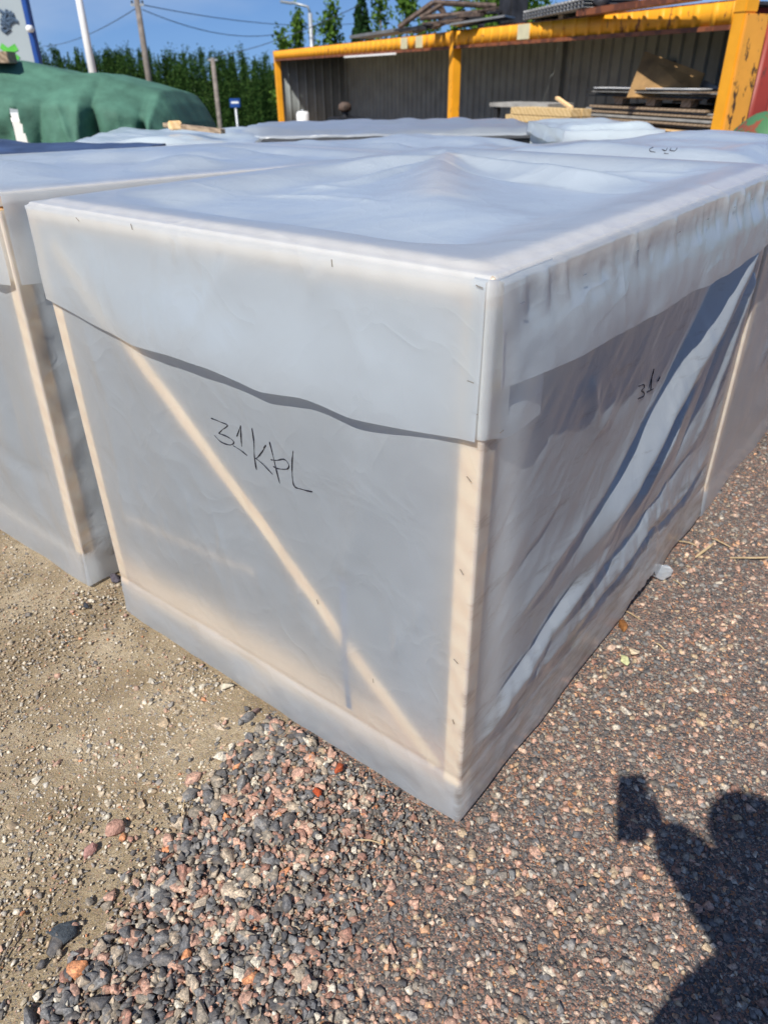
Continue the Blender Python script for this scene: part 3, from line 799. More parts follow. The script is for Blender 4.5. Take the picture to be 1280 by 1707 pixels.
def make_wall(name, Wc, L, seed, mats, parent, fine, ffront, fright, fleft, tear=False, ztop=None):
    st = [(0.009, 0.006), (0.03, 0.02)][0 if fine else 1]
    R = 0.006
    TOPZ = H - 0.040
    hz = np.linspace(0.006, TOPZ, int(1.24 / st[1] / (1.0 if fine else 1.15)))
    sides = []
    step_f, step_r, step_b = st[0], st[0], 0.04
    # path: front from left corner to right corner, right side backwards, back, left side
    P, N, info = [], [], []
    def corner(cx, cy, a0):
        for i in range(4):
            a = a0 + (i + 0.5) / 4 * math.pi / 2
            P.append((cx + R * math.cos(a), cy + R * math.sin(a))); N.append((math.cos(a), math.sin(a))); info.append((-1, 0))
    xs = np.linspace(-Wc + R, -R, int(Wc / step_f))
    for x in xs: P.append((x, 0)); N.append((0, -1)); info.append((0, -x))
    corner(-R, R, -math.pi / 2)
    for y in np.linspace(R, L - R, int(L / step_r)): P.append((0, y)); N.append((1, 0)); info.append((1, y))
    corner(-R, L - R, 0)
    for x in np.linspace(-R, -Wc + R, int(Wc / step_b)): P.append((x, L)); N.append((0, 1)); info.append((2, -x))
    corner(-Wc + R, L - R, math.pi / 2)
    for y in np.linspace(L - R, R, int(L / (0.02 if fine else 0.03))): P.append((-Wc, y)); N.append((-1, 0)); info.append((3, y))
    corner(-Wc + R, R, math.pi)
    P.append(P[0]); N.append(N[0]); info.append(info[0])
    P = np.array(P); N = np.array(N); I = np.array(info)
    n, m = len(P), len(hz)
    ZZ = np.repeat(hz[None], n, 0)
    D = np.zeros((n, m))
    for face, fn in ((0, ffront), (1, fright), (2, disp_plain), (3, fleft)):
        k = np.where(I[:, 0] == face)[0]
        if not len(k): continue
        S_ = np.repeat(I[k, 1][:, None], m, 1)
        D[k] += fn(S_, ZZ[k], Wc if face in (0, 2) else L, seed + face * 10)
    # the film lies on the corner posts and cannot sink into them
    Lf = np.where((I[:, 0] == 0) | (I[:, 0] == 2), Wc, L)
    nearp = (np.minimum(I[:, 1], Lf - I[:, 1]) < 0.055)[:, None] & (ZZ > 0.12)
    D = np.where(nearp, np.maximum(D, -0.0008), np.maximum(D, -0.022))
    per = np.arange(n) * st[0]
    D += base_out(ZZ) * (1 + 0.9 * fbm(per * 3.3, per * 0 + 3, seed + 44, 2))[:, None]
    D += 0.006 * fbm(np.repeat(per[:, None], m, 1) * 7, ZZ * 9, seed + 45, 3) * (1 - sstep(0.10, 0.16, ZZ)) * (I[:, 0] >= 0)[:, None]
    zb = 0.008 + 0.007 * fbm(per * 3, per * 0, seed + 40, 3) + 0.005
    if tear:
        k = np.where(I[:, 0] == 1)[0]; v = I[k, 1]
        jag = 0.018 * vnoise(v * 45, v * 0, 77) + 0.012 * vnoise(v * 110, v * 0, 78)
        t = sstep(0.93, 1.0, v) * sstep(0.0, 0.05, 1.22 - v)
        zb[k] += t * (0.036 + jag)
        D[k] += (0.010 * sstep(0.80, 1.0, v) * sstep(0.0, 0.3, 1.5 - v))[:, None] * (1 - sstep(0.0, 0.2, ZZ[k]))
    Z = zb[:, None] + (ZZ - hz[0]) * ((TOPZ - zb) / (TOPZ - hz[0]))[:, None]
    G = np.zeros((n, m, 3))
    G[..., 0] = P[:, 0][:, None] + N[:, 0][:, None] * D
    G[..., 1] = P[:, 1][:, None] + N[:, 1][:, None] * D
    G[..., 2] = Z
    return grid_mesh(name, G, None, mats, parent), None

def make_hood(name, Wc, L, seed, mat, parent, fine, bulge, flap, standoff, corner_wrap=False):
    """a sheet laid over the top with its four sides hanging down, open at the corners"""
    s = 0.010 if fine else 0.03
    R = 0.007; arc = R * math.pi / 2
    nfl = 26 if fine else 10
    # 1-D parameter: t<0 side hang (fractions), arc, flat, arc, hang
    def axis(Ltot):
        hang = np.linspace(-1, 0, nfl, endpoint=False) - 1
        ar = np.linspace(-1, 0, 5, endpoint=False)
        flat = np.linspace(0, 1, int(Ltot / s))
        return hang, ar, flat
    ha, aa, fa = axis(Wc); hb, ab, fb = axis(L)
    ta = np.concatenate([ha, aa, fa, 1 - aa[::-1], 1 - ha[::-1]])
    tb = np.concatenate([hb, ab, fb, 1 - ab[::-1], 1 - hb[::-1]])
    na, nb = len(ta), len(tb)
    TA, TB = np.meshgrid(ta, tb, indexing='ij')
    # a runs over u (0 = right edge .. Wc = left edge), b over v
    U = np.clip(TA, 0, 1) * (Wc - 2 * R) + R; V = np.clip(TB, 0, 1) * (L - 2 * R) + R
    Z = np.full(TA.shape, H + 0.004)
    flat = (TA >= 0) & (TA <= 1) & (TB >= 0) & (TB <= 1)
    inner = sstep(0.08, 0.26, U) * sstep(0.08, 0.26, Wc - U) * sstep(0.08, 0.26, V) * sstep(0.08, 0.26, L - V)
    edge = 0.12 * sstep(0.0, 0.03, U) * sstep(0, 0.03, Wc - U) * sstep(0.0, 0.03, V) * sstep(0, 0.03, L - V) + 0.88 * sstep(0.07, 0.18, U) * sstep(0.07, 0.18, Wc - U) * sstep(0.07, 0.18, V) * sstep(0.07, 0.18, L - V)
    Z = Z + bulge(U, V, inner, edge)
    du = np.zeros(TA.shape); dv = np.zeros(TA.shape)
    for side in ('front', 'back', 'right', 'left'):
        T = {'front': TB, 'back': 1 - TB, 'right': TA, 'left': 1 - TA}[side]
        along = U if side in ('front', 'back') else V
        Lal = Wc if side in ('front', 'back') else L
        m = T < 0
        th = np.clip(-T, 0, 1) * math.pi / 2
        out = R * np.sin(th); dz = -R * (1 - np.cos(th))
        h = np.clip(-T - 1, 0, 1)                               # 0..1 down the hang
        Fl = flap(side, along, Lal)
        out = out + standoff(side, along, h * Fl, Fl, Lal)
        dz = dz - h * (Fl - R)
        Z = np.where(m, H + 0.004 + dz, Z)
        if side == 'front': dv = np.where(m, -out, dv)
        if side == 'back': dv = np.where(m, out, dv)
        if side == 'right': du = np.where(m, -out, du)
        if side == 'left': du = np.where(m, out, du)
    U2, V2 = U + du, V + dv
    # edge lines sit at the outer rounding
    U2 = np.where(TA < 0, U2 - R, U2); U2 = np.where(TA > 1, U2 + R, U2)
    V2 = np.where(TB < 0, V2 - R, V2); V2 = np.where(TB > 1, V2 + R, V2)
    # soften the jump made by the rounding shift
    U2 = np.where((TA < 0) & (TA > -1), U + (-1) * R * np.sin(np.clip(-TA, 0, 1) * math.pi / 2), U2)
    U2 = np.where((TA > 1) & (TA < 2), U + R * np.sin(np.clip(TA - 1, 0, 1) * math.pi / 2), U2)
    V2 = np.where((TB < 0) & (TB > -1), V + (-1) * R * np.sin(np.clip(-TB, 0, 1) * math.pi / 2), V2)
    V2 = np.where((TB > 1) & (TB < 2), V + R * np.sin(np.clip(TB - 1, 0, 1) * math.pi / 2), V2)
    G = np.stack([-U2, V2, Z], -1)
    ca = (ta[:-1] + ta[1:]) / 2; cb = (tb[:-1] + tb[1:]) / 2
    CA, CB = np.meshgrid(ca, cb, indexing='ij')
    oa = (CA < 0) | (CA > 1); ob = (CB < 0) | (CB > 1)
    keep = ~(oa & ob)
    return grid_mesh(name, G, keep, mat, parent)

def no_bulge(U, V, inner, edge): return 0 * U
def stroke(mb, pts, toP, r):
    """one pen stroke as a thin ribbon following a polyline; toP maps (s, z) to a local point"""
    # smooth with Catmull-Rom
    q = []
    pts = [pts[0]] + list(pts) + [pts[-1]]
    for i in range(1, len(pts) - 2):
        p0, p1, p2, p3 = [np.array(pts[i + k], float) for k in (-1, 0, 1, 2)]
        for t in np.linspace(0, 1, 6, endpoint=False):
            q.append(0.5 * ((2 * p1) + (-p0 + p2) * t + (2 * p0 - 5 * p1 + 4 * p2 - p3) * t * t + (-p0 + 3 * p1 - 3 * p2 + p3) * t ** 3))
    q.append(np.array(pts[-2], float))
    ph = q[0][0] * .7
    mb.tube([toP(*p) for p in q], [r * (1.0 + 0.35 * math.sin(ph + i * .55) + .15 * math.sin(i * 1.7)) * (.55 if i in (0, len(q) - 1) else 1) for i in range(len(q))], 5)

def make_crate(name, loc, Wc, L, seed, label, tilt=0.0, fine=False, ffront=None, fright=None, fleft=None, bulge=None, flap=None, standoff=None, tear=False, brace=None, zscale=1.0):
    root = empty(name, loc, PHI, label, 'crate', 'wrapped crates')
    root.rotation_euler = (-rad(tilt), 0, PHI)
    brace = fine if brace is None else brace
    ffront = ffront or disp_front('plain'); fright = fright or disp_plain; fleft = fleft or disp_plain
    make_wall('side_film', Wc, L, seed, M['sheet_side'] if fine else M['sheet'], root, fine, ffront, fright, fleft, tear)
    rr = random.Random(seed)
    g = 0.0022
    # wooden frame just behind the film
    pw = 0.042
    for (x, y) in ((-g - pw / 2, g + pw / 2), (-Wc + g + pw / 2, g + pw / 2), (-g - pw / 2, L - g - pw / 2), (-Wc + g + pw / 2, L - g - pw / 2)):
        MB().box((x, y, (0.13 + H - 0.035) / 2), (pw, pw, H - 0.035 - 0.13)).build('post', M['pine'], root, bevel=0.002)
    rw, rh = 0.048, 0.030
    zt = H - 0.0005 - rh / 2
    for (c, s_) in (((-Wc / 2, g + rw / 2, zt), (Wc - 2 * g, rw, rh)), ((-Wc / 2, L - g - rw / 2, zt), (Wc - 2 * g, rw, rh)),
                    ((-g - rw / 2, L / 2, zt), (rw, L - 2 * g - 2 * rw - 0.004, rh)), ((-Wc + g + rw / 2, L / 2, zt), (rw, L - 2 * g - 2 * rw - 0.004, rh)),):
        MB().box(c, s_).build('top_rail', M['pine_pale'], root, bevel=0.002)
    # base: planked deck on three runners
    MB().box((-Wc / 2, L / 2, 0.118), (Wc - 0.05, L - 0.05, 0.022)).build('deck', M['pine_pale'], root)
    for x in (-0.06, -Wc / 2, -Wc + 0.06):
        MB().box((x, L / 2, 0.057), (0.09, L - 0.06, 0.096)).build('runner', M['oldwood'], root)
    if brace:
        def face_bar(nm, a, b, wd, y0, th, mat, horizontal_face='front'):
            mb = MB()
            if horizontal_face == 'front':
                mb.bar((-a[0], y0 + th / 2, a[1]), (-b[0], y0 + th / 2, b[1]), th, wd, up=(0, 0, 1))
            else:
                mb.bar((-y0 - th / 2, a[0], a[1]), (-y0 - th / 2, b[0], b[1]), th, wd, up=(0, 0, 1))
            return mb.build(nm, mat, root, bevel=0.001)
        face_bar('diagonal_brace', (Wc - 0.09, 1.165), (0.062, 0.155), 0.042, 0.006, 0.022, M['pine'])
        face_bar('bottom_board', (Wc - 0.05, 0.185), (0.05, 0.185), 0.11, 0.050, 0.02, M['pine'])
        if fine:
            face_bar('crosspiece', (1.165, 0.415), (0.62, 0.452), 0.022, 0.008, 0.02, M['oldwood'])
            MB().box((-0.322, 0.0022, 0.375), (0.018, 0.0012, 0.40)).build('strap', M['strap'], root)
    if bulge is None: bulge = lambda U, V, i, e: i * (0.0 + 0.03 * fbm(U * 2.2, V * 2.2, seed + 60, 3)) + e * 0.006 * fbm(U * 9, V * 9, seed + 61, 3)
    if flap is None: flap = lambda side, s_, Ls: 0.235 + 0.03 * fbm(s_ * 2.5, s_ * 0 + seed, seed + 62, 3)
    if standoff is None:
        def standoff(side, s_, h, Fl, Ls):
            return 0.006 + 0.020 * (0.6 + fbm(s_ * 3, s_ * 0, seed + 63, 2)) * sstep(0.04, 0.2, h) * sstep(0, .08, s_) * sstep(0, .08, Ls - s_) + 0.003 * fbm(s_ * 16, h * 10, seed + 64, 3) * sstep(0.0, 0.02, h)
    hood = make_hood('hood', Wc, L, seed, M['sheet'], root, fine, bulge, flap, standoff)
    return root, hood

# ---- main crate
PEAK = (1.02, 1.40)
def main_bulge(U, V, inner, edge):
    z = -0.030 * inner + 0.007 * sstep(0.012, 0.05, U) * sstep(0.012, 0.05, V) * sstep(0.012, 0.05, Wm - U) * sstep(0.012, 0.05, Lm - V)
    # the film is pushed up to a point near the back and falls in ridges from it
    r = np.hypot(U - PEAK[0], V - PEAK[1])
    z = z + 0.004 * np.exp(-(r / 0.10)) * sstep(0, 0.08, Wm - U) * sstep(0, .08, Lm - V)
    rg = fold(U, V, [PEAK, (0.80, 1.02), (0.52, 0.62), (0.22, 0.20)], 0.085, 0.042, taper=(0, .6), w2=0.15)
    rg = np.maximum(rg, fold(U, V, [PEAK, (1.12, 1.1), (1.16, 0.8)], 0.06, 0.038, taper=(0, .6)))
    rg = np.maximum(rg, fold(U, V, [PEAK, (0.75, 1.36), (0.45, 1.24), (0.15, 1.27)], 0.055, 0.040, taper=(0, .4)))
    rg = np.maximum(rg, fold(U, V, [PEAK, (1.10, 1.50), (1.18, 1.58)], 0.05, 0.036, taper=(0, .5)))
    rg = np.maximum(rg, fold(U, V, [PEAK, (0.92, 0.80), (0.98, 0.45)], 0.045, 0.026, taper=(0, .6)))
    z = z + rg * inner ** 0.5
    z = z + fold(U, V, [(0.85, 1.50), (0.55, 1.38), (0.32, 1.42), (0.1, 1.50)], 0.030, 0.014, taper=(.1, .3)) * edge
    z = z + fold(U, V, [(0.95, 1.16), (0.60, 1.20), (0.30, 1.10), (0.1, 1.12)], 0.030, -0.010, taper=(.2, .3)) * edge
    z = z + 0.026 * inner * fbm(U * 1.4, V * 1.4, 93, 1) + 0.016 * inner * (0.25 - np.abs(fbm(U * 2.1 + V, V * 1.7 - U, 97, 2))) + 0.006 * edge * fbm(U * 4.5, V * 3.5, 91, 3) + 0.0022 * edge * fbm(U * 14, V * 10, 95, 2)
    z = z + fold(U, V, [(1.12, 0.48), (0.80, 0.55), (0.55, 0.50)], 0.014, 0.006, taper=(.3, .3)) + fold(U, V, [(1.05, 0.62), (0.80, 0.70)], 0.012, 0.005, taper=(.3, .3))
    z = z - 0.004 * (1 - edge) * 0
    return z
Wm, Lm = W, 1.70
FRONT_FLAP = np.array([(0.0, 0.991), (0.02, 0.991), (0.125, 0.980), (0.26, 0.969), (0.378, 0.982), (0.494, 0.967), (0.635, 0.985), (0.773, 0.987), (0.905, 0.979), (1.091, 0.996), (1.30, 1.028)])
RIGHT_FLAP = np.array([(0.0, 1.080), (0.012, 1.080), (0.167, 1.068), (0.43, 1.059), (0.76, 1.052), (1.16, 1.045), (1.45, 1.05), (1.58, 1.065), (1.70, 1.05)])
def smooth_tab(tab, s_):
    x = np.linspace(0, 1.75, 400); y = np.interp(x, tab[:, 0], tab[:, 1])
    k = np.hanning(17); k /= k.sum(); y = np.convolve(np.pad(y, 8, 'edge'), k, 'valid')
    return np.interp(s_, x, y)
def main_flap(side, s_, Ls):
    if side == 'front': z = smooth_tab(FRONT_FLAP, s_)
    elif side == 'right': z = smooth_tab(RIGHT_FLAP, s_) + 0.006 * fbm(s_ * 6, s_ * 0, 66, 3)
    else: z = 1.03 + 0.02 * fbm(s_ * 3, s_ * 0, 9, 2)
    return H + 0.004 - z
def pleat(s_, h, c, wd, am): return am * np.exp(-((s_ - c - h * 0.25) / wd) ** 2) * np.exp(-((h - 0.035) / 0.035) ** 2)
def main_stand(side, s_, h, Fl, Ls):
    t = np.clip(h / Fl, 0, 1)
    if side == 'front':
        so = np.interp(s_, [0, 0.04, 0.2, 0.35, 0.5, 0.65, 0.8, 1.0, 1.15, 1.28], [.004, .004, .015, .018, .022, .028, .026, .010, .004, .003])
        o = 0.0035 + so * sstep(0.30, 1.0, t) + 0.0035 * sstep(0.0, 0.012, h) * fbm(s_ * 7, h * 6, 50, 3) * sstep(0, .05, s_)
        o = o + pleat(s_, h, .70, .010, .006) + pleat(s_, h, .58, .008, -.004) + pleat(s_, h, .33, .012, .005) + pleat(s_, h, 1.10, .012, .003)
        o = o + fold(s_, h, [(.55, .02), (.63, .12), (.72, .24)], .022, .006, taper=(.2, .3)) + fold(s_, h, [(.30, .05), (.20, .22)], .03, .004, taper=(.3, .3))
        return np.maximum(o, 0.002)
    if side == 'right':
        so = np.interp(s_, [0, 0.03, 0.12, 0.3, 0.6, 0.9, 1.2, 1.45, 1.6, 1.7], [.006, .010, .016, .020, .024, .026, .028, .032, .034, .03])
        # under the rail the film swells out, catching the sun, then hangs
        o = 0.006 + so * (0.55 * sstep(0.035, 0.12, h) + 0.45 * sstep(.06, .21, h)) + 0.004 * sstep(0.12, .19, h) * fbm(s_ * 5, h * 5, 57, 2)
        rng = np.random.default_rng(3)
        c = 0.06
        while c < 1.66:
            o = o + pleat(s_, h, c, rng.uniform(.006, .020), rng.uniform(.002, .010) * sstep(0, .012, h))
            o = o - pleat(s_, h, c + .022, rng.uniform(.008, .018), rng.uniform(.001, .004))
            c += rng.uniform(.05, .24)
        for c2, am in ((1.15, .010), (1.28, .012), (1.40, .012), (1.50, .014), (1.60, .012), (.55, .006), (.33, .004), (.85, .006)):
            ln = .10 + .10 * ((c2 * 7.3) % 1)
            o = o + fold(s_, h, [(c2, .02), (c2 + .025, ln * .6), (c2 + .05, ln)], .015, am * .7, taper=(.2, .5)) - fold(s_, h, [(c2 + .03, .03), (c2 + .05, ln * .8)], .014, am * .4, taper=(.2, .5))
        o = o + 0.006 * fbm(s_ * 9, h * 9, 55, 3) * sstep(0, .015, h) + 0.007 * fbm(s_ * 3.1, h * 2, 58, 2) * sstep(.05, .2, h)
        # free vertical edge curls out at the near corner
        o = o + 0.008 * np.exp(-(s_ / .012) ** 2) * sstep(.02, .1, h)
        return np.maximum(o, 0.003)
    return 0.005 + 0.016 * sstep(.1, 1, t)

main, main_hood = make_crate('wrapped_crate', A, W, 1.70, 5, 'nearest crate wrapped in white film, with handwritten 31kpL on its front', fine=True,
    ffront=disp_front('main'), fright=disp_right_main, bulge=main_bulge, flap=main_flap, standoff=main_stand, tear=True)

# the front flap carries on round the near corner, under the side flap
def corner_wrap():
    zt = H - 0.002
    P, prof = [], []
    R = 0.006
    n = 40; m = 30
    G = np.zeros((n, m, 3))
    for i in range(n):
        if i < 2:
            x, y, v = -0.030 + 0.012 * i, -0.0042, 0.0
        elif i < 7:
            a = ((i - 2) / 4) * math.pi / 2
            x, y = -R + (R + .0045) * math.sin(a), R - (R + .0045) * math.cos(a); v = 0.0
        else:
            v = 0.167 * (i - 6) / (n - 7); x, y = 0.0045, R + v
        zb = 0.990 - 0.012 * sstep(0, 0.02, v) + 0.010 * sstep(0.10, .167, v) * 0 - 0.004 * math.sin(v * 20)
        zb = float(np.interp(v, [0, .02, .05, .167], [.991, .985, .976, .980]))
        ztop = H + 0.001
        for j in range(m):
            t = j / (m - 1); z = ztop + (zb - ztop) * t
            so = 0.009 * sstep(0.01, 0.1, v) * sstep(.1, .9, t) + 0.003 * float(fbm(v * 12, z * 7, 71, 2)) * sstep(0, .03, v)
            G[i, j] = (x + so, y, z)
    return grid_mesh('folded_corner', G, None, M['sheet'], main_hood)
corner_wrap()
MB().bar((-1.01, 1.39, H - 0.008), (-0.52, 0.62, H - 0.045), 0.045, 0.02).build('top_batten', M['pine'], main)

def staples():
    me = None
    mb = MB(); mb.bar((-0.006, 0, 0), (0.006, 0, 0), 0.0013, 0.0013)
    proto = mb.build('staple', M['staple'], main_hood)
    spots = []
    for u, z, r in ((.016, 1.236, 0.2), (.30, 1.233, 1.5), (.022, 1.09, .1), (.012, 1.04, .2), (.85, 1.236, 1.4), (1.05, 1.232, .6)):
        spots.append(((-u, -0.0125, z), r, 'f'))
    for u, z, r in ((.020, .915, .7), (.024, .72, .9), (.026, .50, .6), (.024, .33, 1.2), (.40, .47, 1.3), (.24, .32, 1.5)):
        spots.append(((-u, -0.004 - (.001 if u > .1 else 0), z), r, 'f'))
    c = 0.05
    rng = random.Random(5)
    while c < 1.6:
        spots.append(((0.022, c, 1.205), rng.uniform(0, 1.5), 'r')); c += rng.uniform(.15, .24)
    spots.append(((0.016, .03, 1.0), .2, 'r'))
    for i, (p, r, s_) in enumerate(spots):
        o = proto if i == 0 else proto.copy()
        if i: COL.objects.link(o)
        o.parent = main_hood
        o.location = p
        o.rotation_euler = (0, r, 0) if s_ == 'f' else (r, 0, math.pi / 2)
staples()

def handwriting():
    # pen strokes in pixel coordinates of the photograph's plane, mapped onto the front film
    def on_front(px, py):
        d = fw + rt * ((px - CX) / FPX) + dn * ((py - CY) / FPX)
        Y = Vector((-math.sin(PHI), math.cos(PHI), 0)); X = Vector((math.cos(PHI), math.sin(PHI), 0))
        t = (A - CPOS).dot(Y) / d.dot(Y); p = CPOS + d * t
        return ((p - A).dot(X), p.z)
    strokes = [[(352, 697), (366, 702), (381, 708), (372, 716), (366, 722)],
               [(366, 722), (378, 726), (389, 733), (391, 738), (384, 741), (370, 736), (358, 725)],
               [(396, 727), (400, 715), (402, 709)], [(402, 709), (403, 730), (404, 744)], [(390, 742), (402, 750), (413, 759)],
               [(421, 713), (424, 735), (425, 760), (428, 783)],
               [(440, 747), (444, 742), (438, 752), (430, 762), (427, 764)], [(427, 764), (440, 775), (455, 791)],
               [(450, 736), (456, 760), (462, 785), (467, 806)],
               [(452, 766), (462, 767), (475, 765), (483, 774), (480, 781), (465, 781), (456, 777)],
               [(491, 750), (489, 770), (489, 795), (493, 810), (505, 815), (522, 819)]]
    dep = bpy.context.evaluated_depsgraph_get()
    film = [c for c in main.children if c.name.startswith('side_film')][0]
    from mathutils.bvhtree import BVHTree
    bvh = BVHTree.FromObject(film, dep)
    def toP(px, py):
        x, z = on_front(px, py)
        h = bvh.ray_cast(Vector((x, -0.3, z)), Vector((0, 1, 0)), 1.0)
        y = h[0].y if h[0] is not None else 0
        return (x, y - 0.0002, z)
    mb = MB()
    for s_ in strokes: stroke(mb, s_, toP, 0.0014)
    mb.build('handwriting', M['ink'], film)
    # the same count on the right side, half lost in a fold
    def on_right(px, py):
        d = fw + rt * ((px - CX) / FPX) + dn * ((py - CY) / FPX)
        X = Vector((math.cos(PHI), math.sin(PHI), 0)); Y = Vector((-math.sin(PHI), math.cos(PHI), 0))
        t = (A - CPOS).dot(X) / d.dot(X); p = CPOS + d * t
        return ((p - A).dot(Y), p.z)
    def toR(px, py):
        y, z = on_right(px, py)
        h = bvh.ray_cast(Vector((0.3, y, z)), Vector((-1, 0, 0)), 1.0)
        x = h[0].x if h[0] is not None else 0
        return (x + 0.0004, y, z)
    mb = MB()
    for s_ in ([(1064, 644), (1072, 641), (1074, 646), (1068, 651)], [(1068, 651), (1074, 655), (1072, 661), (1062, 665)],
               [(1082, 648), (1088, 628), (1091, 615)], [(1091, 615), (1086, 640), (1084, 652)], [(1078, 654), (1090, 648)], [(1096, 636), (1100, 628)]):
        stroke(mb, s_, toR, 0.0016)
    mb.build('handwriting', M['ink'], film)
handwriting()

# contents seen dimly through the film, dark and close-fitting to block light inside
cg = empty('blocking_panel_stack', tuple(uvw(0, 0)), PHI, 'dark stacked panels dimly seen through the film of the nearest crate', 'panel stack')
for i in range(6):
    MB().box((-(W - 0.045) / 2 - 0.028, 0.885, 0.235 + 0.19 * i - (0.0 if i < 5 else 0.045)), (W - 0.125, 1.70 - 0.18, 0.183 if i < 5 else 0.095)).build('blocking_panel_bundle', M['cargo'], cg, bevel=0.004)

MB().box((-W / 2 - 0.01, 0.88, 1.196), (W - 0.18, 1.70 - 0.26, 0.010)).build('bounce_board', simple('bounce_board', (0.42, 0.47, 0.52), 0.8, var=0.2, scale=3), cg, bevel=0.002)  # pale board added beneath the hood to brighten the film above it
# ---- the other crates
def grp(o, lab): o['label'] = lab
def bulge_b(seed, am=0.06):
    def f(U, V, i, e):
        return i * (0.002 + am * 0.8 * fbm(U * 1.8, V * 1.8, seed, 3)) + e * 0.007 * fbm(U * 7, V * 7, seed + 1, 3)
    return f
def side_crumple(v, z, L, seed):
    d = disp_plain(v, z, L, seed)
    e = sstep(0.0, 0.02, v) * sstep(0.02, 0.12, z)
    d = d + e * (fold(v, z, [(0.10, 0.08), (0.08, 0.5), (0.11, 1.0)], .02, .016, taper=(.05, .05)) - fold(v, z, [(0.17, 0.05), (0.15, 0.5), (0.18, 1.0)], .03, .016, taper=(.05, .05)))
    for i in range(9):
        zz = 0.15 + 0.09 * i
        d = d + e * fold(v, z, [(0.03, zz), (0.10, zz + .03), (0.15, zz - .02)], .012, .008 * (-1) ** i, taper=(.2, .3))
    return d
def front_crumple(u, z, Wc, seed):
    d = disp_front('plain')(u, z, Wc, seed)
    e = sstep(0.0, 0.03, u) * sstep(0.03, 0.2, z)
    for (p, wd, am) in (([(.08, .1), (.10, .5), (.07, .9)], .03, .012), ([(.20, .15), (.26, .5), (.22, 1.0)], .035, -.010), ([(.42, .2), (.30, .6), (.36, .95)], .04, .010), ([(.05, .42), (.25, .36), (.5, .44)], .03, -.008)):
        d = d + e * fold(u, z, p, wd, am, taper=(.2, .3))
    return d
L0, L0h = make_crate('wrapped_crate', uvw(1.50, 0.0), 1.28, 1.95, 31, 'wrapped crate left of the nearest one, its right side in the dark gap', bulge=bulge_b(5, .09), tilt=1.6, fright=side_crumple, ffront=front_crumple)
p = uvw(0.0, 1.735); C1, C1h = make_crate('wrapped_crate', (p.x, p.y, -0.03), 1.28, 1.30, 47, 'wrapped crate directly behind the nearest one, pale post at its near corner', bulge=lambda U, V, i, e: i * (0.045 + 0.05 * fbm(U * 1.8, V * 1.8, 9, 3)) + e * 0.008 * fbm(U * 7, V * 7, 10, 3), tilt=1.2)
p = uvw(1.50, 2.0); L1, L1h = make_crate('wrapped_crate', (p.x, p.y, -0.062), 1.28, 1.50, 59, 'wrapped crate behind the left front crate', bulge=bulge_b(13, .08), tilt=2.5)
for o, L_, z0, tl, lab in ((L0, 1.95, 0.0, 1.6, 'added dark panel stack blocking light inside the crate left of the nearest one'), (C1, 1.30, -0.03, 1.2, 'added dark panel stack blocking light inside the crate behind the nearest one'), (L1, 1.50, -0.062, 2.5, 'added dark panel stack blocking light inside the crate behind the left front crate')):
    g2 = empty('blocking_panel_stack', o.location, PHI, lab, 'panel stack'); g2.rotation_euler = o.rotation_euler
    for i in range(6):  # dark boxes added to keep light from filling these crates
        MB().box((-W / 2, L_ / 2 + 0.02, 0.235 + 0.19 * i - (0.0 if i < 5 else 0.045)), (W - 0.12, L_ - 0.20, 0.183 if i < 5 else 0.095)).build('blocking_panel_bundle', M['cargo'], g2, bevel=0.004)
    MB().box((-W / 2, L_ / 2 + .01, 1.196), (W - 0.16, L_ - 0.20, 0.010)).build('bounce_board', bpy.data.materials['bounce_board'], g2, bevel=0.002)  # the same added pale reflector under each of these hoods

def scribble():
    from mathutils.bvhtree import BVHTree
    dep = bpy.context.evaluated_depsgraph_get(); dep.update()
    mw = C1h.matrix_world if False else (Matrix.Translation(C1.location) @ C1.rotation_euler.to_matrix().to_4x4())
    bvh = BVHTree.FromObject(C1h, dep); inv = mw.inverted()
    def toP(px, py):
        d = fw + rt * ((px - CX) / FPX) + dn * ((py - CY) / FPX)
        o_ = inv @ CPOS; dd = (inv.to_3x3() @ d).normalized()
        h = bvh.ray_cast(o_, dd, 12)
        return (h[0] + Vector((0, 0, .001))) if h[0] is not None else o_ + dd * 4
    mb = MB()
    for st_ in ([(1088, 246), (1082, 249), (1084, 253), (1092, 254)], [(1103, 249), (1108, 252), (1112, 247)], [(1118, 247), (1116, 251), (1124, 252), (1128, 247)], [(1106, 256), (1114, 257)]):
        stroke(mb, st_, toP, 0.0014)
    mb.build('handwriting', M['ink'], C1h)
scribble()
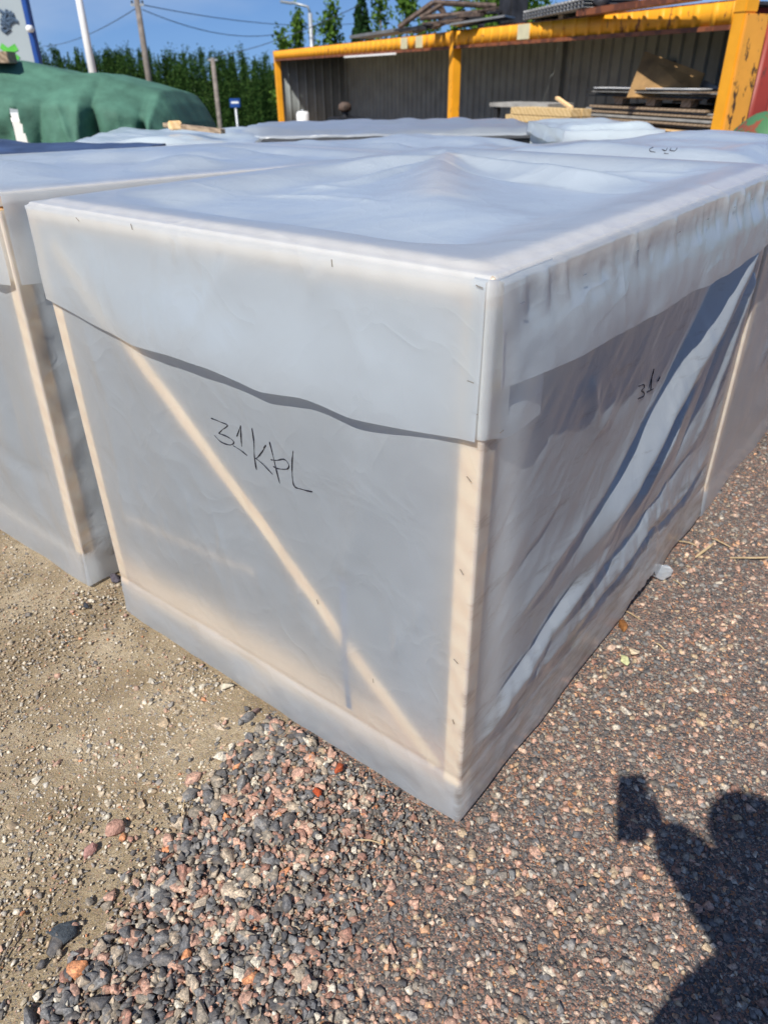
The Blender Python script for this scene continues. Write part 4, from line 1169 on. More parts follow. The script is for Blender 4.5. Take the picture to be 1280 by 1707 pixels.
# end of scribble
# ---- farther low packs
def pack(name, c, rz, sx, sy, ztop, zbot, seed, label, cat, topmat, sidemat, rimh=0.085):
    root = empty(name, (c[0], c[1], zbot), rz, label, cat)
    hgt = ztop - zbot
    n, m = 90, 40
    X, Y = np.meshgrid(np.linspace(-sx / 2, sx / 2, n), np.linspace(-sy / 2, sy / 2, m), indexing='ij')
    e = sstep(0, .1, sx / 2 - abs(X)) * sstep(0, .1, sy / 2 - abs(Y))
    Z = hgt + e * (0.02 + 0.05 * fbm(X * 2.0, Y * 2.0, seed, 3)) + 0.008 * fbm(X * 6, Y * 6, seed + 2, 3)
    rows = [np.stack([X, Y, Z], -1)]
    # hanging rim all round
    ring = [(i, 0) for i in range(n)] + [(n - 1, j) for j in range(1, m)] + [(i, m - 1) for i in range(n - 2, -1, -1)] + [(0, j) for j in range(m - 2, 0, -1)]
    ring.append(ring[0])
    pts = np.array([[X[i, j], Y[i, j], Z[i, j]] for i, j in ring])
    per = np.cumsum(np.concatenate([[0], np.hypot(*(pts[1:, :2] - pts[:-1, :2]).T)]))
    N = np.stack([np.where(abs(abs(pts[:, 0]) - sx / 2) < 1e-6, np.sign(pts[:, 0]), 0), np.where(abs(abs(pts[:, 1]) - sy / 2) < 1e-6, np.sign(pts[:, 1]), 0)], 1)
    rim = np.zeros((len(ring), 6, 3)); dr = rimh + 0.3 * rimh * fbm(per * 2, per * 0, seed + 8, 3)
    for k in range(6):
        t = k / 5
        rim[:, k, :2] = pts[:, :2] + N * (0.004 + 0.012 * t + 0.012 * t * fbm(per * 9, per * 0 + t * 2, seed + 4, 3))[:, None]
        rim[:, k, 2] = pts[:, 2] - dr * t
    grid_mesh('cover_sheet', rows[0], None, topmat, root)
    grid_mesh('sheet_rim', rim, None, topmat, root)
    MB().box((0, 0, hgt / 2 - 0.02), (sx - 0.03, sy - 0.03, hgt - 0.045)).build('wrapped_load', sidemat, root, bevel=0.01)
    return root
g0 = -0.06
pack('pallet_pack', (0.10, 7.15), rad(1.0), 2.5, 1.7, 1.098, -0.12, 3, 'long pallet pack with sides coloured black as shade and a white film top before the containers', 'pallet pack', M['sheet'], M['black'], 0.018)  # black load colour paints in the shade on its front side
pack('pallet_pack', (1.49, 5.75), rad(2), 0.64, 1.1, 1.175, -0.10, 14, 'short pallet pack in pinkish white film at the right end of the row', 'pallet pack', M['sheet'], M['whiteedge'])
pack('pallet_pack', (-1.62, 6.5), rad(4), 1.35, 1.6, 1.088, -0.12, 23, 'white film pallet pack in front of the green tarpaulin', 'pallet pack', M['sheet'], M['whiteedge'])
pack('tarp_pack', (-2.42, 5.05), rad(-2), 2.0, 0.6, 1.125, -0.05, 29, 'low pack under dark blue tarpaulin at the left edge', 'covered pack', M['darkblue'], M['black'])
# post standing at the joint of the packs
def stick_things():
    a = at(276, 208, 6.3); b = at(372, 219, 6.0)
    o = MB().bar(a, b, 0.05, 0.03).build('wooden_batten', M['oldwood']); tag(o, 'wooden batten lying on the far white pack', 'batten')
    c = at(292, 209, 6.2)
    o = MB().box((c.x, c.y, c.z), (0.09, 0.07, 0.06), Matrix.Rotation(0.5, 3, 'Z')).build('wood_block', M['pine'], None, bevel=.008); tag(o, 'small wood block at the left end of the batten', 'wood block')
stick_things()

# ------------------------------------------------------------------ containers
e_dir = Vector((-0.385, 0.923, 0)).normalized(); n_dir = Vector((0.923, 0.385, 0)).normalized()
PR = Vector((3.80, 9.04, 0)); PM = Vector((1.34, 15.18, 0)); PL = Vector((-3.29, 26.02, 0))
ZT, ZB, DEP = 2.12, -0.47, 2.44
CRZ = math.atan2(e_dir.y, e_dir.x)
def corrugated(L_, h, pitch, depth, nper=24):
    """profile along x, vertical z; returns grid (n, 2, 3)"""
    n = int(L_ / pitch * nper)
    x = np.linspace(0, L_, n)
    ph = (x / pitch) % 1.0
    y = np.clip(np.abs(ph * 2 - 1) * 9.0 - 6.6, 0, 1) * depth
    G = np.zeros((n, 2, 3)); G[:, 0, 0] = x; G[:, 1, 0] = x; G[:, 0, 1] = y; G[:, 1, 1] = y; G[:, 1, 2] = h
    return G
def container(name, P0, L_, label, right_end):
    # local x along the open side (away from the camera), y = -depth direction is outward
    root = empty(name, (P0.x, P0.y, ZB), CRZ, label, 'container', 'yellow open-sided containers')
    Hc = ZT - ZB
    # local +y is 90 deg left of e_dir; n_dir is to the right, so depth goes to -y
    def y(d): return -d
    G = corrugated(L_ - 0.2, Hc - 0.14, 0.28, 0.035); G[..., 0] += 0.1; G[..., 1] = y(DEP - 0.06) + G[..., 1]; G[..., 2] += 0.07
    grid_mesh('back_wall', G, None, M['inner'], root, smooth=False)
    for xx, nm in (((0.05, 'end_wall'),) if right_end else ((L_ - 0.05, 'end_wall'),)):
        G = corrugated(DEP - 0.3, Hc - 0.14, 0.28, 0.035)
        Q = G.copy(); Q[..., 0] = xx + G[..., 1] * (1 if xx < 1 else -1); Q[..., 1] = -(0.15 + G[..., 0]); Q[..., 2] = G[..., 2] + .07
        o = grid_mesh(nm, Q, None, M['red'] if (right_end and xx < 1) else M['inner'], root, smooth=False)
        sm = o.modifiers.new('thick', 'SOLIDIFY'); sm.thickness = 0.004
    if right_end:
        Q = corrugated(DEP - 0.3, Hc - 0.14, 0.28, 0.035); G = Q.copy()
        G[..., 0] = 0.11 + Q[..., 1]; G[..., 1] = -(0.15 + Q[..., 0]); G[..., 2] += .07
        grid_mesh('end_lining', G, None, M['inner'], root, smooth=False)
    MB().box((L_ / 2, y(DEP / 2), Hc - 0.035), (L_ - 0.004, DEP - 0.1, 0.03)).build('roof', M['darkmetal'], root)
    MB().box((L_ / 2, y(DEP / 2), 0.10), (L_ - 0.1, DEP - 0.1, 0.04)).build('floor', M['oldwood'], root)
    # corrugated yellow header above the opening with a rusty flange under it
    G = corrugated(L_ - 0.30, 0.205, 0.28, 0.022); G[..., 0] += 0.15; G[..., 1] = 0.0 - 0.03 + G[..., 1]; G[..., 2] += Hc - 0.215
    hd = grid_mesh('header', G, None, M['yellow'], root, smooth=False)
    sm = hd.modifiers.new('thick', 'SOLIDIFY'); sm.thickness = 0.02
    MB().box((L_ / 2, -0.03, Hc - 0.240), (L_ - 0.3, 0.08, 0.045)).build('header_flange', M['rustbeam'], root)
    MB().box((L_ / 2, -0.045, Hc - 0.004), (L_ - 0.3, 0.05, 0.018)).build('top_edge', M['rustbeam'], root)
    MB().box((L_ / 2, -0.05, 0.07), (L_ - 0.3, 0.10, 0.14)).build('bottom_rail', M['yellow'], root)
    for (x, yy) in ((0.08, -0.08), (L_ - 0.08, -0.08), (0.08, -DEP + 0.08), (L_ - 0.08, -DEP + 0.08)):
        near = (x < 1 and yy > -1 and right_end)
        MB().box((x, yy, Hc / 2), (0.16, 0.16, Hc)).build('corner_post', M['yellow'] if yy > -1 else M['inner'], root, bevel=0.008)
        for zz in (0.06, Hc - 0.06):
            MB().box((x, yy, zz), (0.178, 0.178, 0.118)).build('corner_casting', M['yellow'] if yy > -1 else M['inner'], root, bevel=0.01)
    if right_end:
        MB().box((-0.012, -0.17, Hc / 2), (0.035, 0.30, Hc - 0.26)).build('door_post', M['yellow_worn'], root, bevel=0.004)
    return root
LA = (PM - PR).length; LB = (PL - PM).length
cA = container('shipping_container', PR, LA - 0.01, 'nearer yellow open-sided shipping container with boards inside and a red end', True)
cB = container('shipping_container', PM + e_dir * 0.01, LB, 'farther yellow open-sided shipping container, left of the middle post', False)
def loc(P0, x, d, z): return P0 + e_dir * x + n_dir * d + Vector((0, 0, z))
# details on the headers
def cream_patch(P0, x, root, wd=0.32):
    MB().box((x, 0.012, ZT - ZB - 0.11), (wd, 0.012, 0.19)).build('cream_patch', M['cream'], root)
cream_patch(PR, 4.2, cA)
cream_patch(PM, 1.4, cB, .3); cream_patch(PM, 2.1, cB, .3)
MB().box((4.0, 0.02, ZT - ZB - 0.275), (3.0, 0.03, 0.035)).build('lamp_strip', M['white'], cB)
MB().box((3.7, -DEP + 0.115, 1.98), (0.45, 0.01, 0.22)).build('dark_patch', M['darkmetal'], cA)

# ---- things in the containers
def inside_things():
    # stack of boards with a pallet in it, leaning plywood, grey board
    rng = random.Random(12)
    R = Matrix.Rotation(CRZ, 3, 'Z')
    k = 0
    base = PR + e_dir * 1.42 + n_dir * 0.74
    z = ZB + 0.13
    st = empty('board_stack', (base.x, base.y, z), CRZ, 'tall stack of weathered boards inside the nearer container', 'board stack')
    zz = 0.0
    while zz < 1.42:
        th = rng.uniform(.018, .03)
        dx, dy = rng.uniform(-.12, .12), rng.uniform(-.09, .09)
        MB().box((dx, dy, zz + th / 2), (rng.uniform(2.1, 2.5), 1.2, th * .9)).build('board', (M['oldwood'], M['greyboard'], M['ply'], M['pine'])[rng.choice((0, 0, 0, 1, 1, 2, 3))], st)
        zz += th + rng.uniform(.002, .02)
    pz = z + zz
    pt = empty('wooden_pallet', (base.x, base.y, pz), CRZ, 'wooden pallet lying on the tall board stack', 'pallet')
    for dx in (-1.0, 0, 1.0):
        for dy in (-.5, .5): MB().box((dx * .62, dy, 0.036), (0.16, 0.12, 0.07)).build('block', M['oldwood'], pt)
    for dy in (-.5, 0, .5): MB().box((0, dy, 0.082), (1.5, 0.13, 0.02)).build('deck_board', M['oldwood'], pt)
    pz += 0.094
    sh = empty('panel_pile', (base.x, base.y, pz), CRZ, 'thin dark panels with a whitish sheet topmost, lying on the pallet', 'panel pile')
    for i in range(7):
        MB().box((rng.uniform(-.16, .16), rng.uniform(-.10, .12), .006 + .0125 * i), (rng.uniform(2.0, 2.4), 1.2, .008), Matrix.Rotation(rng.uniform(-.03, .03), 3, 'Z')).build('panel', (M['darkmetal'], M['greyboard'], M['oldwood'])[i % 3], sh)
    MB().box((0.15, 0.06, .0975), (1.9, 1.1, .008), Matrix.Rotation(.03, 3, 'Z')).build('top_panel', M['white'], sh)
    pz += .10
    # leaning brown plywood
    a, b, c, d = at(1074, 85, 10.75), at(1174, 122, 10.15), at(1158, 160, 9.98), at(1044, 162, 10.55)
    nrm = (b - a).cross(c - a).normalized() * 0.018
    mb = MB(); vs = [a, b, c, d]; mb.add(vs + [v_ + nrm for v_ in vs], [(3, 2, 1, 0), (4, 5, 6, 7), (0, 1, 5, 4), (1, 2, 6, 5), (2, 3, 7, 6), (3, 0, 4, 7)])
    tag(mb.build('plywood_sheet', M['ply']), 'brown plywood sheet leaning upright on the board stack', 'plywood sheet')
    a, b, c, d = at(1172, 134, 10.3), at(1214, 152, 9.9), at(1210, 165, 9.9), at(1160, 156, 10.3)
    nrm = (b - a).cross(c - a).normalized() * 0.018
    mb = MB(); vs = [a, b, c, d]; mb.add(vs + [v_ + nrm for v_ in vs], [(3, 2, 1, 0), (4, 5, 6, 7), (0, 1, 5, 4), (1, 2, 6, 5), (2, 3, 7, 6), (3, 0, 4, 7)])
    tag(mb.build('grey_board', M['greyboard']), 'grey board leaning right of the brown plywood sheet', 'board')
    # fresh timber bundle
    a, b = at(862, 191, 10.6), at(972, 190, 9.6)
    mbx = empty('timber_bundle', tuple((a + b) / 2), math.atan2((b - a).y, (b - a).x), 'fresh yellow timber bundle in front of the nearer container', 'timber')
    Lb = (b - a).length
    for i in range(2):
        for j in range(2):
            MB().box((-0.05 * i + 0.03 * j, 0.16 * (j - .5), 0.03 - 0.083 * i), (Lb - 0.09 * (1 - i) - 0.03 * j, 0.15, 0.078)).build('plank', M['freshwood'], mbx, bevel=.003)
    c0 = (a + b) / 2
    tb = empty('trestle', (c0.x, c0.y, ZB), mbx.rotation_euler.z, 'plain wooden trestle under the fresh timber bundle', 'trestle')
    hh = c0.z - 0.095 - ZB
    for x in (-Lb / 3, Lb / 3):
        MB().box((x, 0, hh - .03), (0.08, 0.5, 0.06)).build('crossbar', M['oldwood'], tb)
        for yy in (-.2, .2): MB().box((x, yy, (hh - .06) / 2), (0.07, 0.07, hh - .06)).build('leg', M['oldwood'], tb)
    # dark bench with grey top behind, and a stick leaning on it
    a, b = at(838, 172, 12.4), at(935, 170, 11.6)
    c0 = (a + b) / 2; rz = math.atan2((b - a).y, (b - a).x)
    bn = empty('workbench', (c0.x, c0.y, ZB + .12), rz, 'dark workbench with a pale worktop inside the nearer container', 'workbench')
    hh = c0.z - ZB - .12; Lb = (b - a).length
    MB().box((0, 0, hh - .025), (Lb, .6, .05)).build('worktop', M['greyboard'], bn)
    for x in (-Lb / 2 + .1, Lb / 2 - .1):
        for yy in (-.24, .24): MB().box((x, yy, (hh - .05) / 2), (.07, .07, hh - .05)).build('leg', M['darkmetal'], bn)
    MB().box((0.1, 0, hh - .25), (Lb * .6, .5, .25)).build('drawer_box', M['darkmetal'], bn)
    o = MB().bar(at(928, 163, 10.9), at(952, 180, 10.4), 0.05, 0.03).build('timber_offcut', M['pine']); tag(o, 'pine offcut sticking up between workbench and timber bundle', 'timber offcut')
    # pale canister and dark barrel in the far container
    c0 = at(505, 194, 20.5); r = .16
    zb = ZB; ht = at(505, 183, 20.5).z - zb
    bt = empty('tank', (c0.x, c0.y, zb), 0, 'pale rounded tank standing in the far container, left of the dark machine', 'tank')
    MB().tube([(0, 0, .0), (0, 0, ht * .92), (0, 0, ht * .97)], [r, r, r * .8], 20).build('tank_body', M['white'], bt, True)
    MB().tube([(0, 0, ht * .97), (0, 0, ht)], [r * .3, r * .3], 12).build('lid', M['galv'], bt, True)
    c0 = at(578, 195, 18.5); ht = at(578, 170, 18.5).z - ZB
    mc = empty('machine', (c0.x, c0.y, ZB), CRZ, 'dark machine with a rounded head in the far container', 'machine')
    MB().box((0, 0, (ht - .3) / 2), (.85, .7, ht - .3)).build('cabinet', M['black'], mc, bevel=.04)
    MB().tube([(0.1, 0, ht - .3), (0.1, 0, ht - .18)], .07, 12).build('neck', M['darkmetal'], mc)
    MB().tube([(0.1, 0, ht - .20), (0.1, 0, ht - .15), (0.1, 0, ht - .05), (0.1, 0, ht)], [.08, .15, .14, .06], 16).build('motor_head', M['rustmetal'], mc, True)
inside_things()

# ---- scrap on the container roofs
def roof_scrap():
    zt = ZT + 0.0
    def T(px, py, Y): return at(px, py, Y)
    tr = empty('steel_truss', tuple(loc(PR, 6.6, .6, ZT)), 0, 'bent rusty steel truss lying on top of the containers', 'steel truss')
    o0 = Vector(tr.location)
    def rel(p): return p - o0
    Y = 15.5
    P = {k: rel(T(*v, Y)) for k, v in dict(a=(664, 46), b=(722, 4), c=(826, 10), d=(868, 14), e=(735, 8), f=(745, 30), g=(700, 30), h=(790, 22), i=(862, 30), j=(842, 4)).items()}
    for nm, a, b in (('chord', 'a', 'b'), ('chord', 'b', 'c'), ('chord', 'g', 'e'), ('strut', 'e', 'f'), ('strut', 'b', 'f'), ('chord', 'g', 'h'), ('chord', 'h', 'd'), ('strut', 'j', 'i')):
        MB().tube([P[a], P[b]], .045 if nm == 'chord' else .03, 8).build(nm, M['rustmetal'], tr)
    bz = {k: rel(T(*v, Y)) for k, v in dict(a=(676, 52), b=(850, 36), c=(850, 28)).items()}
    rng = random.Random(2)
    MB().bar(rel(T(600, 62, 17)), rel(T(692, 48, 15.6)), .5, .05).build('flat_bar', M['greysheet'], tr)
    pile = empty('scrap_pile', tuple(loc(PR, 5.6, .7, ZT)), 0, 'dark tangled scrap metal heap beside the steel truss', 'scrap heap')
    q0 = Vector(pile.location)
    for i in range(26):
        x0 = rng.uniform(700, 868); t = (x0 - 700) / 168
        y0 = 47 - 16 * t - rng.uniform(0, 1) * (4 + 22 * t)
        a = T(x0, y0, rng.uniform(14.6, 15.6)); b = T(x0 + rng.uniform(-70, 20), y0 + rng.uniform(2, 12), rng.uniform(14.6, 15.8))
        MB().bar(a - q0, b - q0, rng.uniform(.04, .12), rng.uniform(.02, .06)).build('scrap_bar', M['darkmetal'] if i % 3 else M['rustmetal'], pile)
    MB().box(T(855, 18, 14.8) - q0, (.35, .4, .42), Matrix.Rotation(.4, 3, 'Z')).build('scrap_block', M['darkmetal'], pile, bevel=.03)
    MB().bar(T(760, 42, 14.6) - q0, T(850, 28, 14.2) - q0, .6, .03).build('flat_sheet', M['greysheet'], pile)
    # corrugated roofing stack
    a, b = T(882, 24, 13.0), T(985, 6, 11.2)
    Lb = (b - a).length; rz = math.atan2((b - a).y, (b - a).x)
    c = (a + b) / 2
    rs = empty('roofing_stack', (c.x, c.y, ZT), rz, 'grey corrugated roofing sheets stacked on blocks on the nearer container', 'roofing sheets')
    hh = c.z - ZT
    for i in range(3):
        G = corrugated(Lb, 0.8, .10, .03); Q = G.copy(); Q[..., 0] = G[..., 0] - Lb / 2; Q[..., 1] = G[..., 2] - .1; Q[..., 2] = G[..., 1] + hh - .05 + i * .04 + (Q[..., 0]) * .02
        oo = grid_mesh('roofing_sheet', Q, None, M['greysheet'], rs, smooth=False); oo.modifiers.new('t', 'SOLIDIFY').thickness = .006
    for x in (-Lb * .42, 0, Lb * .42): MB().box((x, .3, (hh - .06) / 2), (.14, .5, hh - .06)).build('support_block', M['oldwood'], rs)
    a, b = T(970, 22, 11.4), T(1160, -6, 9.4)
    o = MB().bar(a, b, .18, .07).build('steel_beam', M['rustbeam']); tag(o, 'long rusty steel beam on the roof of the nearer container', 'steel beam')
    a, b = T(995, 12, 11.2), T(1010, -8, 11.2)
    o = MB().tube([a, a.lerp(b, .5), b], [.10, .085, .09], 14).build('pipe_stub', M['darkmetal'], None, True); tag(o, 'dark upright pipe stub on the container roof', 'pipe')
roof_scrap()

def green_skip():
    c = at(1312, 250, 6.6)
    root = empty('metal_skip', (c.x, c.y, -0.1), rad(20), 'green rusty rounded metal tank at the far right before the red container end', 'metal tank')
    zc = at(1310, 262, 6.6).z
    r = .36
    n = 26
    pts = [(-.5 + i * .1, 0, zc + .1 - .02) for i in range(11)]
    rs = [r * .55, r * .86, r, r, r, r, r, r, r, r * .86, r * .55]
    MB().tube(pts, rs, 28).build('tank_shell', M['greenrust'], root, True)
    for x in (-.3, .3):
        MB().box((x, 0, (zc - r + .1) / 2), (.08, .5, zc - r + .12)).build('support_leg', M['rustbeam'], root)
green_skip()

# ------------------------------------------------------------------ green tarpaulin heap
def tarp():
    Y0 = 8.4
    root = empty('tarpaulin_heap', (-3.6, Y0 + .5, -0.3), 0, 'heap covered by a sagging green tarpaulin with dark gaps', 'tarpaulin heap')
    n, m = 150, 70
    top = [(-60, 92), (0, 100), (22, 103), (60, 112), (100, 120), (140, 120), (160, 121), (200, 131), (240, 143), (268, 150), (286, 172), (306, 206), (318, 236)]
    xs = np.linspace(-60, 318, n)
    ty = np.interp(xs, [p[0] for p in top], [p[1] for p in top])
    G = np.zeros((n, m, 3))
    for i in range(n):
        pt = at(xs[i], ty[i], Y0 + .25)
        for j in range(m):
            t = j / (m - 1)
            if t < .35:                                # top, running back
                s_ = (.35 - t) / .35
                p = Vector((pt.x, pt.y + s_ * 1.7, pt.z - .10 * s_ * s_))
                p.z += .03 * float(fbm(p.x * 2, s_ * 3, 5, 2))
            else:                                      # front drape down to the ground
                s_ = (t - .35) / .65
                zb = -0.2
                fo = .55 * min(1.0, s_ / .16) + .10 * s_
                p = Vector((pt.x, pt.y - fo, pt.z + (zb - pt.z) * s_))
            G[i, j] = p
    # drape folds pushing the front in and out
    X = G[..., 0]; Zr = G[..., 2]
    front = sstep(.35, .56, np.linspace(0, 1, m))[None]
    d = 0
    for (px, am, wd, lean) in ((165, -.26, .09, -.05), (150, .14, .10, -.1), (238, -.12, .06, .05), (250, -.15, .05, -.1), (268, .16, .06, -.15), (205, .06, .12, .1), (100, .04, .2, .1), (95, -.07, .07, -.25), (45, .06, .15, .2), (110, .05, .05, .3)):
        x0 = at(px, 170, Y0).x
        d = d + am * np.exp(-np.abs((X - x0 - lean * (1.4 - Zr)) / wd) ** 0.95) * 1.35
    d = d + .07 * fbm(X * 2.5 + Zr, Zr * 2.2, 41, 4) + .16 * (0.3 - np.abs(fbm(X * 2.2 - Zr * 2, Zr * 1.5 + X, 45, 2)))
    G[..., 1] -= d * front
    # a parting where the white load shows: tear the cover open near the left
    ci = (xs[:-1] + xs[1:]) / 2; tj = (np.linspace(0, 1, m)[:-1] + np.linspace(0, 1, m)[1:]) / 2
    CI, TJ = np.meshgrid(ci, tj, indexing='ij')
    s_ = np.clip((TJ - .40) / .60, 0, 1)
    gap = (TJ > .48) & (CI > 46 - 4 * s_) & (CI < 52 + 44 * s_)
    P3 = grid_mesh('green_cover', G - np.array(root.location), ~gap, M['green'], root)
    P3.modifiers.new('t', 'SOLIDIFY').thickness = .004
    a = at(22, 200, Y0 + .35)
    rng = random.Random(1)
    lx = at(-60, 120, Y0 + .8).x; rx = at(262, 120, Y0 + .8).x
    mb = MB().box(((lx - 1 + rx) / 2 + 3.6 - .1, .75, .72), (rx - lx + .3, 1.0, 1.44)); mb.build('covered_load', M['white'], root, bevel=.05)
    c = at(8, 100, Y0 + .1)
    o = MB().box((c.x - .02, c.y, c.z + .02), (.20, .26, .10), Matrix.Rotation(.1, 3, 'Z')).build('timber_weight', M['oldwood'], None, bevel=.006); tag(o, 'weathered timber block weighing down the top of the green tarpaulin', 'timber block')
tarp()

# ------------------------------------------------------------------ poles, sign board, lamp, wires
def pole(name, top, bot, Y, r0, r1, mat, label, cat, bottom_z=None):
    a, b = at(*top, Y), at(*bot, Y)
    d = (b - a); zt = a.z + 0.0
    # true vertical pole through the bottom point
    gz = float(ground_z(b.x, b.y)) if bottom_z is None else bottom_z
    root = empty(name, (b.x, b.y, gz), 0, label, cat)
    return root, Vector((b.x, b.y, gz)), a.z - gz
def poles():
    r, o0, h = pole('flagpole', (136, 0), (155, 120), 17, 0, 0, None, 'white flagpole left of the wooden poles', 'flagpole')
    hh = h + 1.5
    MB().tube([(0, 0, 0), (0, 0, hh * .6), (0, 0, hh)], [.085, .07, .05], 14).build('pole_shaft', M['white'], r, True)
    MB().tube([(0, 0, hh), (0, 0, hh + .05), (0, 0, hh + .1)], [.06, .09, .02], 12).build('finial', M['white'], r, True)
    MB().tube([(0, 0, 0), (0, 0, .12)], .18, 14).build('base_plate', M['galv'], r)
    res = {}
    for key, top, bot, Y, rr, lab in (('u', (233, 0), (250, 140), 34, .12, 'nearer wooden utility pole rising out of the picture'), ('v', (351, 97), (367, 208), 46, .13, 'farther short wooden utility pole in front of the forest')):
        r, o0, h = pole('utility_pole', top, bot, Y, 0, 0, None, lab, 'utility pole')
        hh = h + (1.2 if key == 'u' else 0)
        MB().tube([(0, 0, 0), (0, 0, hh)], [rr * 1.15, rr * .85], 12).build('pole_shaft', M['polewood'], r, True)
        zc = at(top[0], 8 if key == 'u' else 100, Y).z - o0.z
        MB().tube([(0, 0, hh), (0, 0, hh + .03)], [rr * .95, rr * .5], 12).build('pole_cap', M['galv'], r)
        MB().bar((-.25, 0, zc), (.25, 0, zc), .08, .08).build('bracket', M['galv'], r)
        for s_ in (-.2, .2): MB().tube([(s_, 0, zc + .04), (s_, 0, zc + .14)], .035, 8).build('insulator', M['darkmetal'], r)
        res[key] = (o0, zc)
    # street lamp with bent arm
    b = at(520, 80, 38); gz = float(ground_z(b.x, b.y)); r = empty('street_lamp', (b.x, b.y, gz), 0, 'grey street lamp with a bent arm above the far container', 'street lamp')
    top = at(516, 22, 38) - Vector((b.x, b.y, gz)); tip = at(486, 4, 38) - Vector((b.x, b.y, gz)); mid = at(508, 10, 38) - Vector((b.x, b.y, gz))
    top.x = 0
    MB().tube([(0, 0, 0), (0, 0, top.z)], [.13, .09], 12).build('lamp_post', M['galv'], r, True)
    MB().tube([(0, 0, top.z), (-.08, 0, (top.z + mid.z) / 2 + .1), mid, tip], .05, 10).build('lamp_arm', M['galv'], r, True)
    MB().box(tip + Vector((-.22, 0, 0)), (.55, .22, .10), Matrix.Rotation(.15, 3, 'Y')).build('lamp_head', M['galv'], r, bevel=.03)
    # bus stop sign
    b = at(396, 207, 40); gz = float(ground_z(b.x, b.y)); z1 = at(391, 164, 40).z - gz; z0 = at(391, 179, 40).z - gz
    r = empty('road_sign', (b.x, b.y, gz), 0, 'small blue road sign on a grey post in front of the forest', 'road sign')
    MB().tube([(0, 0, 0), (0, 0, z1)], .06, 10).build('sign_post', M['galv'], r, True)
    MB().box((0, -.075, (z0 + z1) / 2), (.50, .03, z1 - z0)).build('sign_plate', M['blue'], r, bevel=.01)
    MB().box((0, -.093, (z0 + z1) / 2 + .02), (.36, .004, .08)).build('sign_marking', M['white'], r)
    # wires
    def wire(pts, lab):
        q = [Vector(p) for p in pts]
        o = MB().tube(q, .016, 5).build('overhead_wire', M['wire']); tag(o, lab, 'overhead wire')
    def sag(a, b, s_, n=20): return [a.lerp(b, i / n) - Vector((0, 0, s_ * 4 * (i / n) * (1 - i / n))) for i in range(n + 1)]
    wire(sag(at(72, 77, 60), at(233, 10, 34), .3), 'wire running down left from the nearer utility pole')
    wire(sag(at(238, 8, 34), at(640, 32, 60), .5), 'upper wire running right from the nearer utility pole')
    wire(sag(at(238, 16, 34), at(520, 38, 50), .75), 'lower wire running right from the nearer utility pole')
    wire(sag(at(366, 93, 46), at(600, 8, 34), .2), 'wire rising right from the short utility pole towards the lamp')
    # sign board at the far left
    Y = 15
    a = at(68, 112, Y); t = at(45, 0, Y)
    zt = t.z + 1.0; gz = -.47
    r = empty('sign_board', (a.x, a.y, gz), rad(0), 'tall grey sign board with blue edge and green cross at the left', 'sign board')
    hh = zt - gz
    MB().box((-1.55, .06, hh / 2 + .2), (2.95, .10, hh - .4)).build('board_face', M['panel'], r, bevel=.01)
    MB().box((-.035, .06, hh / 2 + .2), (.085, .16, hh - .4)).build('edge_trim', M['blue'], r, bevel=.01)
    for x in (-.5, -2.6): MB().box((x, .2, hh / 2), (.1, .12, hh)).build('support_post', M['galv'], r)
    cpt = at(55, 48, Y) - Vector((a.x, a.y, gz))
    MB().tube([(cpt.x - .02, -.02, cpt.z), (cpt.x + .02, -.2, cpt.z - .01)], .055, 12).build('camera_body', M['white'], r, True)
    # green cross and blurred emblem
    def L(px, py):
        p = at(px, py, Y) - Vector((a.x, a.y, gz)); return Vector((p.x, 0.003, p.z))
    MB().bar(L(-4, 98), L(28, 78), .006, .10, up=(0, 0, 1)).build('green_cross', M['signgreen'], r)
    MB().bar(L(2, 76), L(32, 99), .0075, .09, up=(0, 0, 1)).build('green_cross', M['signgreen'], r)
    mb = MB()
    for pl in ([(0, 17), (8, 22), (20, 21)], [(4, 26), (10, 34), (22, 30), (30, 37)], [(12, 16), (10, 30), (8, 45)], [(2, 40), (14, 40), (26, 33)], [(3, 48), (10, 54), (17, 49), (10, 44), (3, 48)], [(16, 26), (24, 24)], [(2, 32), (18, 43)]):
        mb.tube([L(*q) for q in pl], .028, 6)
    mb.build('emblem', M['emblem'], r)
poles()

# ------------------------------------------------------------------ vegetation
def leaf_mat(name, c1, c2, c3):
    k = NT(name)
    geo = k.n('ShaderNodeNewGeometry')
    c = k.ramp(geo.outputs['Random Per Island'], [(0.0, c1), (0.5, c2), (1.0, c3)]).outputs[0]
    d = k.n('ShaderNodeBsdfDiffuse'); k.l(c, d.inputs[0]); t = k.n('ShaderNodeBsdfTranslucent'); k.l(c, t.inputs[0])
    m = k.n('ShaderNodeMixShader', ins={0: .3}); k.l(d.outputs[0], m.inputs[1]); k.l(t.outputs[0], m.inputs[2]); k.l(m.outputs[0], k.out.inputs[0])
    return k.m
M['birch'] = leaf_mat('birch_leaf', (.05, .10, .018), (.09, .17, .03), (.15, .25, .05))
M['spruce'] = leaf_mat('spruce_needle', (.015, .04, .015), (.03, .07, .025), (.05, .10, .035))
M['forest'] = leaf_mat('forest_leaf', (.014, .038, .011), (.036, .078, .020), (.068, .12, .032))

